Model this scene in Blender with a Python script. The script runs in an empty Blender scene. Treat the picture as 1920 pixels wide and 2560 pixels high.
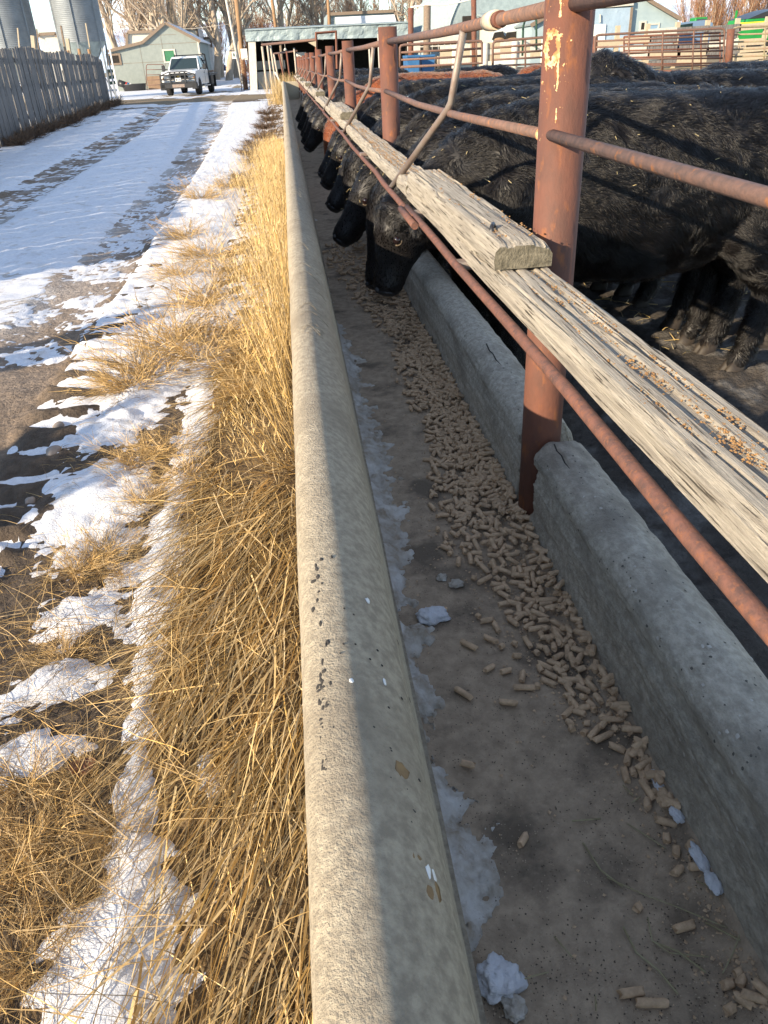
import bpy, bmesh, math, random
import numpy as np
from mathutils import Vector, Matrix, noise as mnoise

random.seed(7)
RNG = np.random.default_rng(7)
SC = bpy.context.scene
COL = SC.collection

# ---------------------------------------------------------------- camera, sky, sun, exposure
F_PX, CAM_H = 1900.0, 1.55
def _camera_axes():
    r = math.radians(3.0)
    up2 = (-math.sin(r), math.cos(r))
    d = (868 - 960) * up2[0] + (1280 - 150) * up2[1]
    p = math.atan2(d, F_PX)
    up = np.array([up2[0]*math.cos(p), up2[1]*math.cos(p), -math.sin(p)])
    vx = (704 - 960) / F_PX
    vy = (math.sin(p) - up2[0]*math.cos(p)*vx) / (up2[1]*math.cos(p))
    fw = np.array([vx, vy, 1.0]); fw /= np.linalg.norm(fw)
    fl = np.array([1, 1, -1.0])
    rt = np.cross(fw*fl, up*fl) * fl
    return rt, fw, up
RT, FW, UP = _camera_axes()
cam_data = bpy.data.cameras.new('camera')
cam = bpy.data.objects.new('camera', cam_data)
COL.objects.link(cam)
cam_data.sensor_fit = 'VERTICAL'
cam_data.sensor_height = 36.0
cam_data.lens = F_PX / 2560 * 36.0
cam_data.clip_start = 0.05
cam_data.clip_end = 20000
cam.matrix_world = Matrix(((RT[0], RT[1], -RT[2], 0), (FW[0], FW[1], -FW[2], 0), (UP[0], UP[1], -UP[2], CAM_H), (0, 0, 0, 1)))
SC.camera = cam
SC.render.resolution_x, SC.render.resolution_y = 768, 1024
SC.render.engine = 'CYCLES'
SC.cycles.max_bounces = 6
SC.cycles.diffuse_bounces = 3
SC.cycles.glossy_bounces = 3
SC.cycles.transparent_max_bounces = 6
SC.cycles.use_denoising = True
SC.view_settings.view_transform = 'Standard'
SC.view_settings.look = 'None'
SC.view_settings.gamma = 1
SC.view_settings.exposure = 1.02
SC.view_settings.use_curve_mapping = False

SUN_EL, SUN_PHI = math.radians(19.5), math.radians(36.0)     # light travels towards +x, +y
sun_dir = Vector((math.cos(SUN_PHI)*math.cos(SUN_EL), math.sin(SUN_PHI)*math.cos(SUN_EL), -math.sin(SUN_EL)))
sd = bpy.data.lights.new('sun', 'SUN')
sd.energy = 5.0
sd.angle = math.radians(0.5)
sd.color = (1.0, 0.83, 0.60)
sun = bpy.data.objects.new('sun', sd); COL.objects.link(sun)
sun.rotation_euler = sun_dir.to_track_quat('-Z', 'Y').to_euler()
sun.location = (-20, -15, 15)

world = bpy.data.worlds.new('World'); SC.world = world
world.use_nodes = True
wn, wl = world.node_tree.nodes, world.node_tree.links
wn.clear()
wout = wn.new('ShaderNodeOutputWorld'); wbg = wn.new('ShaderNodeBackground')
sky = wn.new('ShaderNodeTexSky'); sky.sky_type = 'NISHITA'
sky.sun_disc = False
sky.sun_elevation = SUN_EL
sky.sun_rotation = math.atan2(-sun_dir.x, -sun_dir.y)
sky.air_density = 1.0; sky.dust_density = 0.0; sky.ozone_density = 2.0; sky.altitude = 1500
wtc = wn.new('ShaderNodeTexCoord')
wmap = wn.new('ShaderNodeMapping'); wmap.inputs['Scale'].default_value = (1.6, 1.6, 7.0)
wno = wn.new('ShaderNodeTexNoise'); wno.inputs['Scale'].default_value = 2.6; wno.inputs['Detail'].default_value = 9; wno.inputs['Roughness'].default_value = 0.58
wra = wn.new('ShaderNodeValToRGB'); wra.color_ramp.elements[0].position = 0.49; wra.color_ramp.elements[1].position = 0.72
wmx = wn.new('ShaderNodeMix'); wmx.data_type = 'RGBA'
wl.new(wtc.outputs['Generated'], wmap.inputs['Vector']); wl.new(wmap.outputs['Vector'], wno.inputs['Vector'])
wl.new(wno.outputs['Fac'], wra.inputs['Fac']); wl.new(wra.outputs['Color'], wmx.inputs['Factor'])
wti = wn.new('ShaderNodeMix'); wti.data_type = 'RGBA'; wti.blend_type = 'MULTIPLY'; wti.inputs['Factor'].default_value = 1
wti.inputs['B'].default_value = (1.02, .99, .94, 1)
wl.new(sky.outputs['Color'], wti.inputs['A']); wl.new(wti.outputs['Result'], wmx.inputs['A'])
wmx.inputs['B'].default_value = (6.5, 6.9, 7.6, 1)
wl.new(wmx.outputs['Result'], wbg.inputs['Color'])
wbg.inputs['Strength'].default_value = 0.15
wl.new(wbg.outputs['Background'], wout.inputs['Surface'])

# ---------------------------------------------------------------- helpers
def pray(x, y):
    v = np.array([(x - 960)/F_PX, (1280 - y)/F_PX, 1.0])
    return np.array([v @ RT, v @ FW, v @ UP])
def at_y(x, y, Y):
    d = pray(x, y); t = Y/d[1]
    return Vector((d[0]*t, Y, CAM_H + d[2]*t))
def at_z(x, y, z):
    d = pray(x, y); t = (z - CAM_H)/d[2]
    return Vector((d[0]*t, d[1]*t, z))
def project(X, Y, Z):
    v = np.array([X, Y, Z - CAM_H]) @ np.array([RT, FW, UP])
    return 960 + F_PX*v[0]/v[2], 1280 - F_PX*v[1]/v[2]

def _hash(i, j, seed):
    n = (i.astype(np.int64)*374761393 + j.astype(np.int64)*668265263 + seed*144665) & 0x7fffffff
    n = ((n ^ (n >> 13))*1274126177) & 0x7fffffff
    n = n ^ (n >> 16)
    return (n & 0xffff)/65535.0
def vnoise(x, y, seed=0):
    x = np.asarray(x, float); y = np.asarray(y, float)
    i, j = np.floor(x), np.floor(y)
    u, v = x - i, y - j
    u, v = u*u*(3 - 2*u), v*v*(3 - 2*v)
    a = _hash(i, j, seed); b = _hash(i+1, j, seed); c = _hash(i, j+1, seed); d = _hash(i+1, j+1, seed)
    return (a*(1-u) + b*u)*(1-v) + (c*(1-u) + d*u)*v
def fbm(x, y, seed=0, octaves=4):
    s, a, t = 0, 0.5, 0
    x = np.asarray(x, float); y = np.asarray(y, float)
    for k in range(octaves):
        s = s + a*vnoise(x*2**k, y*2**k, seed + k*17); t += a; a *= 0.5
    return s/t
def sstep(a, b, x):
    t = np.clip((x - a)/(b - a), 0, 1)
    return t*t*(3 - 2*t)

def link(o, parent=None):
    COL.objects.link(o)
    if parent is not None:
        o.parent = parent
    return o
def tag(o, label=None, cat=None, group=None, kind=None):
    if label: o['label'] = label
    if cat: o['category'] = cat
    if group: o['group'] = group
    if kind: o['kind'] = kind
    return o
def empty(name, loc=(0, 0, 0), rz=0.0, label=None, cat=None, group=None):
    o = bpy.data.objects.new(name, None); link(o)
    o.location = loc; o.rotation_euler = (0, 0, rz); o.empty_display_size = 0.2
    return tag(o, label, cat, group)
def copy_tree(o, parent=None):
    c = o.copy(); COL.objects.link(c)
    if parent is not None: c.parent = parent
    for ch in list(o.children):
        copy_tree(ch, c)
    return c

class MB:
    """collects shapes that become one mesh object"""
    def __init__(s): s.v = []; s.f = []; s.smooth = []
    def add(s, vs, fs, smooth=False):
        b = len(s.v)
        s.v.extend([tuple(p) for p in vs]); s.f.extend([tuple(b + i for i in f) for f in fs]); s.smooth.extend([smooth]*len(fs))
        return s
    def box(s, c, size, rot=None, bevel=0.0):
        hx, hy, hz = size[0]/2, size[1]/2, size[2]/2
        c = Vector(c)
        if bevel <= 0:
            P = [Vector((x, y, z)) for x in (-hx, hx) for y in (-hy, hy) for z in (-hz, hz)]
            Fs = [(0, 1, 3, 2), (4, 6, 7, 5), (0, 4, 5, 1), (2, 3, 7, 6), (0, 2, 6, 4), (1, 5, 7, 3)]
        else:
            b = min(bevel, hx*.9, hy*.9, hz*.9)
            bm = bmesh.new(); bmesh.ops.create_cube(bm, size=1)
            bmesh.ops.scale(bm, vec=size, verts=bm.verts)
            bmesh.ops.bevel(bm, geom=bm.edges[:], offset=b, segments=1, affect='EDGES', profile=0.5)
            bm.verts.index_update()
            P = [v.co.copy() for v in bm.verts]; Fs = [tuple(v.index for v in f.verts) for f in bm.faces]; bm.free()
        if rot is not None:
            P = [rot @ p for p in P]
        return s.add([p + c for p in P], Fs)
    def bar(s, a, b, w, h, up=(0, 0, 1)):
        a, b = Vector(a), Vector(b); d = b - a; L = d.length; d.normalize()
        u = Vector(up); x = d.cross(u)
        if x.length < 1e-4: x = d.cross(Vector((1, 0, 0)))
        x.normalize(); z = x.cross(d)
        P = []
        for p in (a, b):
            for sx, sz in ((-1, -1), (1, -1), (1, 1), (-1, 1)):
                P.append(p + x*sx*w/2 + z*sz*h/2)
        return s.add(P, [(3, 2, 1, 0), (4, 5, 6, 7), (0, 1, 5, 4), (1, 2, 6, 5), (2, 3, 7, 6), (3, 0, 4, 7)])
    def tube(s, pts, r, n=8, caps=True, smooth=True, flat=1.0):
        pts = [Vector(p) for p in pts]
        if not hasattr(r, '__len__'): r = [r]*len(pts)
        vs, fs = [], []
        t0 = (pts[1] - pts[0]).normalized()
        ref = Vector((0, 0, 1)) if abs(t0.z) < .9 else Vector((1, 0, 0))
        x = t0.cross(ref).normalized()
        for i, p in enumerate(pts):
            if i == 0: t = pts[1] - pts[0]
            elif i == len(pts)-1: t = pts[-1] - pts[-2]
            else: t = (pts[i+1] - pts[i]).normalized() + (pts[i] - pts[i-1]).normalized()
            t.normalize()
            x = (x - t*x.dot(t)).normalized(); y = t.cross(x)
            for k in range(n):
                a = 2*math.pi*k/n
                vs.append(p + x*math.cos(a)*r[i] + y*math.sin(a)*r[i]*flat)
        for i in range(len(pts)-1):
            for k in range(n):
                a, b = i*n + k, i*n + (k+1) % n
                fs.append((a, b, b+n, a+n))
        s.add(vs, fs, smooth)
        if caps:
            base = len(s.v) - len(vs)
            s.f.append(tuple(base + k for k in range(n-1, -1, -1))); s.smooth.append(False)
            e = base + (len(pts)-1)*n
            s.f.append(tuple(e + k for k in range(n))); s.smooth.append(False)
        return s
    def loft(s, rings, close=True, caps=True, smooth=True):
        n = len(rings[0]); vs = [p for r in rings for p in r]; fs = []
        for i in range(len(rings)-1):
            for k in range(n if close else n-1):
                a, b = i*n + k, i*n + (k+1) % n
                fs.append((a, b, b+n, a+n))
        if caps:
            fs.append(tuple(range(n-1, -1, -1))); e = (len(rings)-1)*n
            fs.append(tuple(e + k for k in range(n)))
        return s.add(vs, fs, smooth)
    def ball(s, c, r, n=10, m=7, rot=None):
        if not hasattr(r, '__len__'): r = (r, r, r)
        vs, fs = [], []
        for i in range(m+1):
            th = math.pi*i/m
            for k in range(n):
                a = 2*math.pi*k/n
                p = Vector((r[0]*math.sin(th)*math.cos(a), r[1]*math.sin(th)*math.sin(a), r[2]*math.cos(th)))
                if rot is not None: p = rot @ p
                vs.append(p + Vector(c))
        for i in range(m):
            for k in range(n):
                a, b = i*n + k, i*n + (k+1) % n
                fs.append((a, a+n, b+n, b))
        return s.add(vs, fs, True)
    def poly(s, pts): return s.add(pts, [tuple(range(len(pts)))])
    def prism(s, pts, d):
        """a flat outline given depth d"""
        n = len(pts); d = Vector(d); P = [Vector(p) for p in pts]
        return s.add(P + [p + d for p in P], [tuple(range(n-1, -1, -1)), tuple(range(n, 2*n))] + [(k, (k+1) % n, n + (k+1) % n, n + k) for k in range(n)])
    def build(s, name, mat, parent=None, loc=None):
        me = bpy.data.meshes.new(name)
        me.from_pydata(s.v, [], s.f)
        me.polygons.foreach_set('use_smooth', s.smooth)
        if mat: me.materials.append(mat)
        me.validate(); me.update()
        o = bpy.data.objects.new(name, me); link(o, parent)
        if loc is not None: o.location = loc
        return o

def mesh_np(name, V, Fc, mat, parent=None, smooth=True, col=None):
    """fast mesh from arrays; Fc is (n,3) or (n,4)"""
    me = bpy.data.meshes.new(name)
    V = np.asarray(V, np.float32); Fc = np.asarray(Fc, np.int32)
    k = Fc.shape[1]
    me.vertices.add(len(V)); me.vertices.foreach_set('co', V.ravel())
    me.loops.add(Fc.size); me.loops.foreach_set('vertex_index', Fc.ravel())
    me.polygons.add(len(Fc)); me.polygons.foreach_set('loop_start', np.arange(0, Fc.size, k, dtype=np.int32))
    me.polygons.foreach_set('use_smooth', np.full(len(Fc), smooth))
    if col is not None:
        a = me.attributes.new('tint', 'FLOAT_COLOR', 'POINT')
        c = np.ones((len(V), 4), np.float32); c[:, :3] = col
        a.data.foreach_set('color', c.ravel())
    me.update(calc_edges=True)
    if mat: me.materials.append(mat)
    return link(bpy.data.objects.new(name, me), parent)

def grid_faces(nx, ny):
    i = np.arange(nx*ny).reshape(ny, nx)
    return np.stack([i[:-1, :-1].ravel(), i[:-1, 1:].ravel(), i[1:, 1:].ravel(), i[1:, :-1].ravel()], 1)

# ---------------------------------------------------------------- materials
MATS = {}
def mat(name, c1, c2=None, scale=8.0, rough=0.8, metal=0.0, bump=0.0, bscale=None, stretch=(1, 1, 1), detail=6, lo=.35, hi=.65, c3=None, s3=3.0, lo3=.55, hi3=.65, spec=0.3, tint=False, coat=0.0):
    if name in MATS: return MATS[name]
    m = bpy.data.materials.new(name); m.use_nodes = True
    nt = m.node_tree; N, L = nt.nodes, nt.links
    b = N['Principled BSDF']
    b.inputs['Roughness'].default_value = rough; b.inputs['Metallic'].default_value = metal
    b.inputs['Specular IOR Level'].default_value = spec
    if coat: b.inputs['Coat Weight'].default_value = coat
    tc = N.new('ShaderNodeTexCoord'); mp = N.new('ShaderNodeMapping'); mp.inputs['Scale'].default_value = stretch
    L.new(tc.outputs['Object'], mp.inputs['Vector'])
    def ramp(vec, sc, lo, hi, det=detail):
        n = N.new('ShaderNodeTexNoise'); n.inputs['Scale'].default_value = sc; n.inputs['Detail'].default_value = det; n.inputs['Roughness'].default_value = .62
        L.new(vec, n.inputs['Vector'])
        r = N.new('ShaderNodeMapRange'); r.inputs['From Min'].default_value = lo; r.inputs['From Max'].default_value = hi
        L.new(n.outputs['Fac'], r.inputs['Value'])
        return n, r
    def mix(f, a, bb):
        x = N.new('ShaderNodeMix'); x.data_type = 'RGBA'
        if f is not None: L.new(f, x.inputs['Factor'])
        for sck, val in (('A', a), ('B', bb)):
            if isinstance(val, tuple): x.inputs[sck].default_value = (*val, 1)
            else: L.new(val, x.inputs[sck])
        return x
    out = None
    if c2 is not None:
        n, r = ramp(mp.outputs['Vector'], scale, lo, hi)
        out = mix(r.outputs['Result'], c1, c2).outputs['Result']
        if c3 is not None:
            n3, r3 = ramp(mp.outputs['Vector'], s3, lo3, hi3)
            out = mix(r3.outputs['Result'], out, c3).outputs['Result']
    if tint:
        at = N.new('ShaderNodeAttribute'); at.attribute_name = 'tint'
        x = N.new('ShaderNodeMix'); x.data_type = 'RGBA'; x.blend_type = 'MULTIPLY'; x.inputs['Factor'].default_value = 1
        if out is None: x.inputs['A'].default_value = (*c1, 1)
        else: L.new(out, x.inputs['A'])
        L.new(at.outputs['Color'], x.inputs['B'])
        out = x.outputs['Result']
    if out is not None: L.new(out, b.inputs['Base Color'])
    else: b.inputs['Base Color'].default_value = (*c1, 1)
    if bump:
        n, r = ramp(mp.outputs['Vector'], bscale or scale*4, 0, 1, 8)
        bp = N.new('ShaderNodeBump'); bp.inputs['Strength'].default_value = 1.0; bp.inputs['Distance'].default_value = bump
        L.new(n.outputs['Fac'], bp.inputs['Height']); L.new(bp.outputs['Normal'], b.inputs['Normal'])
    MATS[name] = m
    return m

M_CONC = mat('concrete', (.45, .385, .285), (.30, .255, .19), 70, .94, bump=.005, bscale=230, lo=.38, hi=.62, c3=(.27, .225, .165), s3=3.0, lo3=.5, hi3=.75)
M_FLOOR = mat('trough_floor', (.48, .375, .27), (.32, .25, .18), 24, .9, bump=.005, bscale=130, c3=(.17, .135, .10), s3=4.5, lo3=.52, hi3=.66)
M_RUST = mat('rusty_pipe', (.185, .074, .048), (.110, .056, .043), 10, .68, bump=.0016, bscale=110, c3=(.25, .095, .04), s3=26, lo3=.56, hi3=.70, spec=.25, stretch=(1, 1, .45))
M_RUST2 = mat('rusty_rail', (.20, .115, .088), (.115, .076, .064), 55, .68, bump=.0014, bscale=220, c3=(.33, .14, .06), s3=34, lo3=.57, hi3=.68, spec=.3)
M_RUST3 = mat('rusty_guard_pipe', (.19, .085, .060), (.095, .053, .044), 48, .7, bump=.0014, bscale=240, c3=(.21, .088, .048), s3=130, lo3=.52, hi3=.68, spec=.3)
M_STEEL = mat('worn_steel', (.28, .24, .21), (.22, .15, .12), 12, .5, metal=.3, bump=.001, bscale=150)
M_OLDPAINT = mat('flaking_yellow_paint', (.75, .55, .30), (.48, .20, .08), 40, .8, bump=.001, bscale=200, lo=.42, hi=.58)
M_PLANK = mat('weathered_plank', (.54, .48, .39), (.29, .255, .21), 9, .92, bump=.009, bscale=30, stretch=(15, .5, 15), c3=(.085, .07, .055), s3=14, lo3=.57, hi3=.63)
M_PLANK_END = mat('weathered_end_grain', (.21, .185, .135), (.09, .08, .058), 55, .95, bump=.006, bscale=140)
M_PELLET = mat('feed_pellet', (.66, .475, .31), (.46, .325, .21), 60, .85, bump=.0012, bscale=500)
M_CRUMB = mat('feed_crumb', (.42, .24, .10), (.24, .15, .08), 90, .9)
M_SNOW = mat('snow', (.74, .76, .80), (.62, .64, .69), 30, .6, bump=.006, bscale=110, c3=(.46, .42, .38), s3=6, lo3=.55, hi3=.75, spec=.3)
M_ICE = mat('dirty_ice', (.56, .53, .48), (.34, .28, .21), 22, .6, bump=.006, bscale=110, c3=(.64, .62, .58), s3=9, lo3=.5, hi3=.62, spec=.3)
M_GROUND = mat('ground', (1, 1, 1), (.62, .62, .62), 22, .95, bump=.03, bscale=30, tint=True, c3=(1.35, 1.3, 1.25), s3=60, lo3=.62, hi3=.74)
M_GRASS = mat('dry_grass', (.58, .42, .20), None, tint=True, rough=.6, spec=.3)
M_WEED = mat('dry_weed', (.54, .37, .17), None, tint=True, rough=.75)
M_DARKWEED = mat('dark_weed', (.13, .085, .055), None, tint=True, rough=.85)
M_COAT = mat('black_coat', (.006, .0055, .006), (.012, .010, .010), 10, .5, spec=.35)
M_REDCOAT = mat('red_coat', (.18, .05, .018), (.10, .03, .012), 10, .6, spec=.3)
M_HOOF = mat('hoof', (.05, .04, .03), (.025, .02, .018), 20, .6)
M_EYE = mat('eye', (.012, .006, .006), rough=.08, spec=.8)
M_NOSE = mat('wet_nose', (.014, .014, .016), (.028, .026, .026), 60, .45, bump=.002, bscale=160, spec=.5)
M_LID = mat('eyelid', (.10, .075, .05), rough=.5)
M_BOARD = mat('grey_board', (.24, .225, .215), (.10, .097, .095), 5, .92, bump=.006, bscale=30, stretch=(7, 7, .5), c3=(.05, .047, .045), s3=5, lo3=.56, hi3=.66)
M_RAWBOARD = mat('pale_board', (.50, .42, .30), (.36, .30, .22), 8, .9, stretch=(6, 6, .6), bump=.003)
M_GALV = mat('galvanised_steel', (.24, .265, .285), (.17, .19, .21), 1.2, .6, metal=.25, bump=.001)
M_TIN = mat('grey_tin', (.31, .375, .385), (.24, .295, .31), 4, .6, metal=.1, bump=.02, bscale=7)
M_SIDING = mat('grey_siding', (.27, .30, .28), (.23, .26, .245), 3, .85, bump=.002)
M_WHITEP = mat('white_paint', (.78, .78, .76), (.70, .69, .66), 6, .6)
M_OLDWHITE = mat('old_white_paint', (.62, .59, .52), (.45, .42, .36), 10, .8, stretch=(3, 3, .5))
M_TRIM = mat('brown_trim', (.25, .19, .14), (.17, .13, .10), 12, .85)
M_BLACK = mat('black_metal', (.018, .018, .02), (.03, .03, .032), 20, .4, spec=.5)
M_RUBBER = mat('tyre_rubber', (.018, .018, .019), (.035, .033, .031), 30, .85)
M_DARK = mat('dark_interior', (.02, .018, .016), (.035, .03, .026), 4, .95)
M_GLASS = mat('window_glass', (.02, .035, .04), rough=.05, spec=.7)
M_GREENP = mat('green_paint', (.05, .20, .10), (.04, .15, .075), 8, .6)
M_DKGREEN = mat('dark_green_paint', (.035, .085, .06), (.03, .06, .045), 8, .75)
M_TRUCK = mat('white_truck_paint', (.80, .81, .83), rough=.22, spec=.5, coat=.6)
M_BLUETRUCK = mat('blue_truck_paint', (.02, .045, .14), rough=.25, spec=.5, coat=.6)
M_CHROME = mat('chrome', (.65, .65, .66), rough=.2, metal=1.0)
M_LAMP = mat('lamp_glass', (.72, .73, .74), rough=.12, spec=.7)
M_AMBER = mat('amber_lens', (.65, .25, .05), rough=.2, spec=.6)
M_GOLD = mat('gold_emblem', (.55, .36, .10), rough=.3, metal=.6)
M_BARK = mat('grey_bark', (.44, .37, .29), (.29, .24, .185), 3.0, .95, bump=.03, bscale=9, stretch=(1, 1, .35))
M_TWIG = mat('bare_twigs', (.40, .30, .22), (.31, .23, .17), 2, .95)
M_REDTWIG = mat('red_twigs', (.42, .24, .14), (.32, .17, .10), 1.2, .95)
M_POLE = mat('brown_pole', (.36, .22, .12), (.26, .16, .09), 3, .9, stretch=(2, 2, .3))
M_GREENM = mat('green_machine_paint', (.015, .26, .045), (.012, .21, .04), 3, .35, spec=.5)
M_YELLOW = mat('yellow_paint', (.75, .58, .04), rough=.4)
M_BLUEP = mat('blue_plastic', (.045, .15, .33), (.035, .12, .27), 5, .5)
M_REDP = mat('red_paint', (.45, .05, .03), (.35, .04, .03), 8, .6)
M_STRAW = mat('straw', (.50, .37, .17), None, tint=True, rough=.8)
M_PIPEW = mat('pale_pipe', (.52, .45, .36), (.38, .31, .25), 10, .7)
M_MOUNT = mat('hazy_snow_mountain', (.70, .78, .88), (.42, .54, .70), .004, .95, detail=10, lo=.42, hi=.6, stretch=(1, 1, 2.2))  # snow whose blue also carries the distance haze, put into the colour
M_LEAF = mat('brown_leaf', (.20, .085, .04), (.13, .06, .03), 60, .6, bump=.001)
M_STONE = mat('river_stone', (.30, .25, .21), (.22, .19, .17), 25, .8)
# ---------------------------------------------------------------- ground and snow
POST_Y = [2.0 + 3.4*k for k in range(11)]
BUNK_END = 36.0
T_Y = [-5, 7, 10, 16, 28, 36, 46]
def track_r(Y): return np.interp(Y, T_Y, [-1.50, -1.54, -1.58, -1.69, -2.0, -2.3, -2.8])
def track_rl(Y): return np.interp(Y, T_Y, [-2.05, -2.10, -2.16, -2.27, -2.8, -3.2, -3.7])
def track_l(Y): return np.interp(Y, T_Y, [-3.45, -3.55, -3.66, -3.86, -4.35, -4.9, -5.6])
def track_ll(Y): return np.interp(Y, T_Y, [-4.2, -4.3, -4.4, -4.65, -5.35, -6.0, -6.8])
def terrain(X, Y):
    X = np.asarray(X, float); Y = np.asarray(Y, float)
    z = 1.0*sstep(65, 165, Y)
    return z + 0.6*sstep(9, 26, X*.8 + Y*.4)*sstep(1.2, 5, X)*(1 - sstep(65, 120, Y))
def clods(X, Y):
    w = sstep(-1.60, -1.50, X)*(1 - sstep(-1.24, -1.14, X))*(1 - sstep(9, 15, Y))
    s = np.sin(2*math.pi*(Y/0.23 + X*0.5 + 1.6*vnoise(X*2.2, Y*1.3, 5)))*(.35 + 1.0*vnoise(X*4, Y*3.1, 6)) + .5*(fbm(X*16, Y*16, 7, 3) - .5)
    return w, s
def ground_z(X, Y):
    z = terrain(X, Y)
    near = 1 - sstep(12, 22, Y)
    out = sstep(.80, 1.1, X)
    z = z + near*(fbm(X*3, Y*3, 2)-.5)*.05 + near*(fbm(X*14, Y*14, 3)-.5)*.022
    z = z + near*out*((fbm(X*5, Y*5, 9, 5)-.5)*.12 + (fbm(X*22, Y*22, 10, 3)-.5)*.035)
    road = sstep(-7, -5.5, X)*(1 - sstep(-1.7, -1.3, X))
    tr = sstep(track_rl(Y)-.15, track_rl(Y)+.15, X)*(1 - sstep(track_r(Y)-.1, track_r(Y)+.1, X))
    tl = sstep(track_ll(Y)-.15, track_ll(Y)+.15, X)*(1 - sstep(track_l(Y)-.15, track_l(Y)+.15, X))
    z = z - .035*np.maximum(tr, tl)
    w, s = clods(X, Y)
    z = z + w*.028*s
    z = z + .05*sstep(-.8, -.25, X)*(1 - sstep(.0, .1, X))
    return z
def ell(X, Y, cx, cy, rx, ry, rot=0.0):
    c, s = math.cos(rot), math.sin(rot)
    u = ((X-cx)*c + (Y-cy)*s)/rx; v = (-(X-cx)*s + (Y-cy)*c)/ry
    return 1 - np.sqrt(u*u + v*v)
def snow_t(X, Y):
    """snow depth in metres; below zero there is none"""
    n1 = fbm(X*2.2, Y*2.2, 21, 5)-.5; n2 = fbm(X*9, Y*9, 22, 4)-.5; n3 = fbm(X*30, Y*30, 25, 3)-.5
    n = n1*.6 + n2*.45 + n3*.18
    t = np.full(np.shape(X), -.3)
    verge_l = 1 - sstep(track_ll(Y)-.2, track_ll(Y)+.05, X)
    t = np.maximum(t, verge_l*(.55 + n*1.6 - .35*(1-sstep(-7.2, -6.2, X))) - (1-verge_l)*.3)
    mid = sstep(track_l(Y)-.15, track_l(Y)+.2, X)*(1 - sstep(track_rl(Y)-.25, track_rl(Y)+.15, X))
    t = np.maximum(t, mid*(.06 + n*1.1 + n3*.5*(1-sstep(7, 10, Y)) + .55*sstep(6.3, 9.5, Y + X*.5 + 1.5) - .25*(1-sstep(4, 7, Y))) - (1-mid)*.35)
    # icy skin inside the right-hand wheel track
    tr = sstep(track_rl(Y)-.1, track_rl(Y)+.1, X)*(1 - sstep(track_r(Y)-.35, track_r(Y)-.05, X))
    t = np.maximum(t, tr*(-.62 + n2*.8 + n3*1.7) - (1-tr)*.4)
    vr = sstep(track_r(Y)-.03, track_r(Y)+.06, X)*(1 - sstep(-.95, -.55, X))
    w, s = clods(X, Y)
    base = .42 + n*1.0 + .25*sstep(5, 9, Y)
    vrt = vr*(base*sstep(3.2, 4.6, Y) - .22*(1-sstep(3.2, 4.6, Y)) + n*.3) - (1-vr)*.4
    vrt = vrt - w*np.clip(s*.9 + .25, 0, 1)*(.62 - .3*sstep(6, 11, Y))
    t = np.maximum(t, vrt)
    w2 = w*sstep(1.9, 2.3, Y)*(1-sstep(4.5, 6, Y))
    t = np.maximum(t, w2*(np.clip(-s, 0, 1)*.55 - .30 + n*.5) - (1-w2)*.4)
    # patches and the narrow ridge between the lying grass in the foreground
    ridge = 1 - np.abs(X - np.interp(Y, [.5, .8, 1.1, 1.4, 1.7, 2.4, 3.2, 4.2], [-.50, -.50, -.50, -.545, -.57, -.63, -.60, -.62]))/np.interp(Y, [.5, .9, 1.1, 1.35, 1.7, 2.4, 3.2, 4.2], [.16, .15, .11, .055, .055, .085, .10, .12])
    ridge = ridge*(1 - sstep(4.2, 5.0, Y))
    t = np.maximum(t, ridge*.55 + n*1.25 + n3*.5 - .03)
    for cx, cy, rx, ry, rot in ((-.95, 2.95, .26, .50, .1), (-1.02, 3.75, .22, .55, 0), (-.86, 2.08, .16, .16, 0), (-.82, 1.78, .17, .10, .2), (-.80, 1.50, .15, .085, .3), (-.36, 1.36, .035, .10, .1), (-.92, 1.02, .07, .04, 0), (-.68, 2.35, .12, .10, 0), (-.75, 4.6, .30, .55, 0), (-.72, 5.6, .3, .5, 0)):
        t = np.maximum(t, ell(X, Y, cx, cy, rx, ry, rot)*.75 + n*1.9 + n3*.5)
    far = sstep(40, 45, Y)
    band = sstep(44, 47, Y + X*.35)*(1 - sstep(51, 54, Y + X*.35))
    ft = .30 + 1.8*(fbm(X*.5, Y*.22, 31, 4)-.5) + n*.8 - band*1.2
    t = np.where(Y > 42, np.maximum(t*(1-far) - .3*far, ft*far - (1-far)*.4), t)
    return t*np.where(Y > 25, .05, .042)
gx = np.concatenate([np.array([-1500, -700, -300, -150, -90, -60, -45, -34, -26, -20, -16, -13, -11]), np.arange(-9.6, -5.0, .10), np.arange(-5.0, -2.2, .05), np.arange(-2.2, 0.001, .018), np.array([.1, .3, .5, .7]), np.arange(.76, 3.4, .03), np.arange(3.4, 8, .15), np.array([9, 10.5, 12, 14, 17, 20, 24, 30, 40, 60, 90, 150, 300, 700, 1500])])
gy = np.concatenate([np.array([-400, -150, -60, -25, -10, -5, -3]), np.arange(-2, .4, .1), np.arange(.4, 6, .022), np.arange(6, 14, .05), np.arange(14, 30, .12), np.arange(30, 66, .4), np.array([68, 72, 77, 83, 90, 98, 107, 118, 130, 145, 165, 200, 260, 350, 500, 800, 1400, 2600])])
GX, GY = np.meshgrid(gx, gy)
GZ = ground_z(GX, GY)
def lerp(a, b, t): return a + (np.asarray(b) - a)*t[..., None]
C = np.zeros(GX.shape + (3,)) + np.array([.25, .19, .14])
nz = fbm(GX*4, GY*4, 51, 4)
trk = sstep(-2.9, -2.2, GX)*(1 - sstep(-1.70, -1.48, GX))
C = lerp(C, [.47, .405, .355], sstep(.25, .55, fbm(GX*1.8, GY*1.2, 52, 4))*trk*sstep(3.5, 7, GY)*.9)
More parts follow.
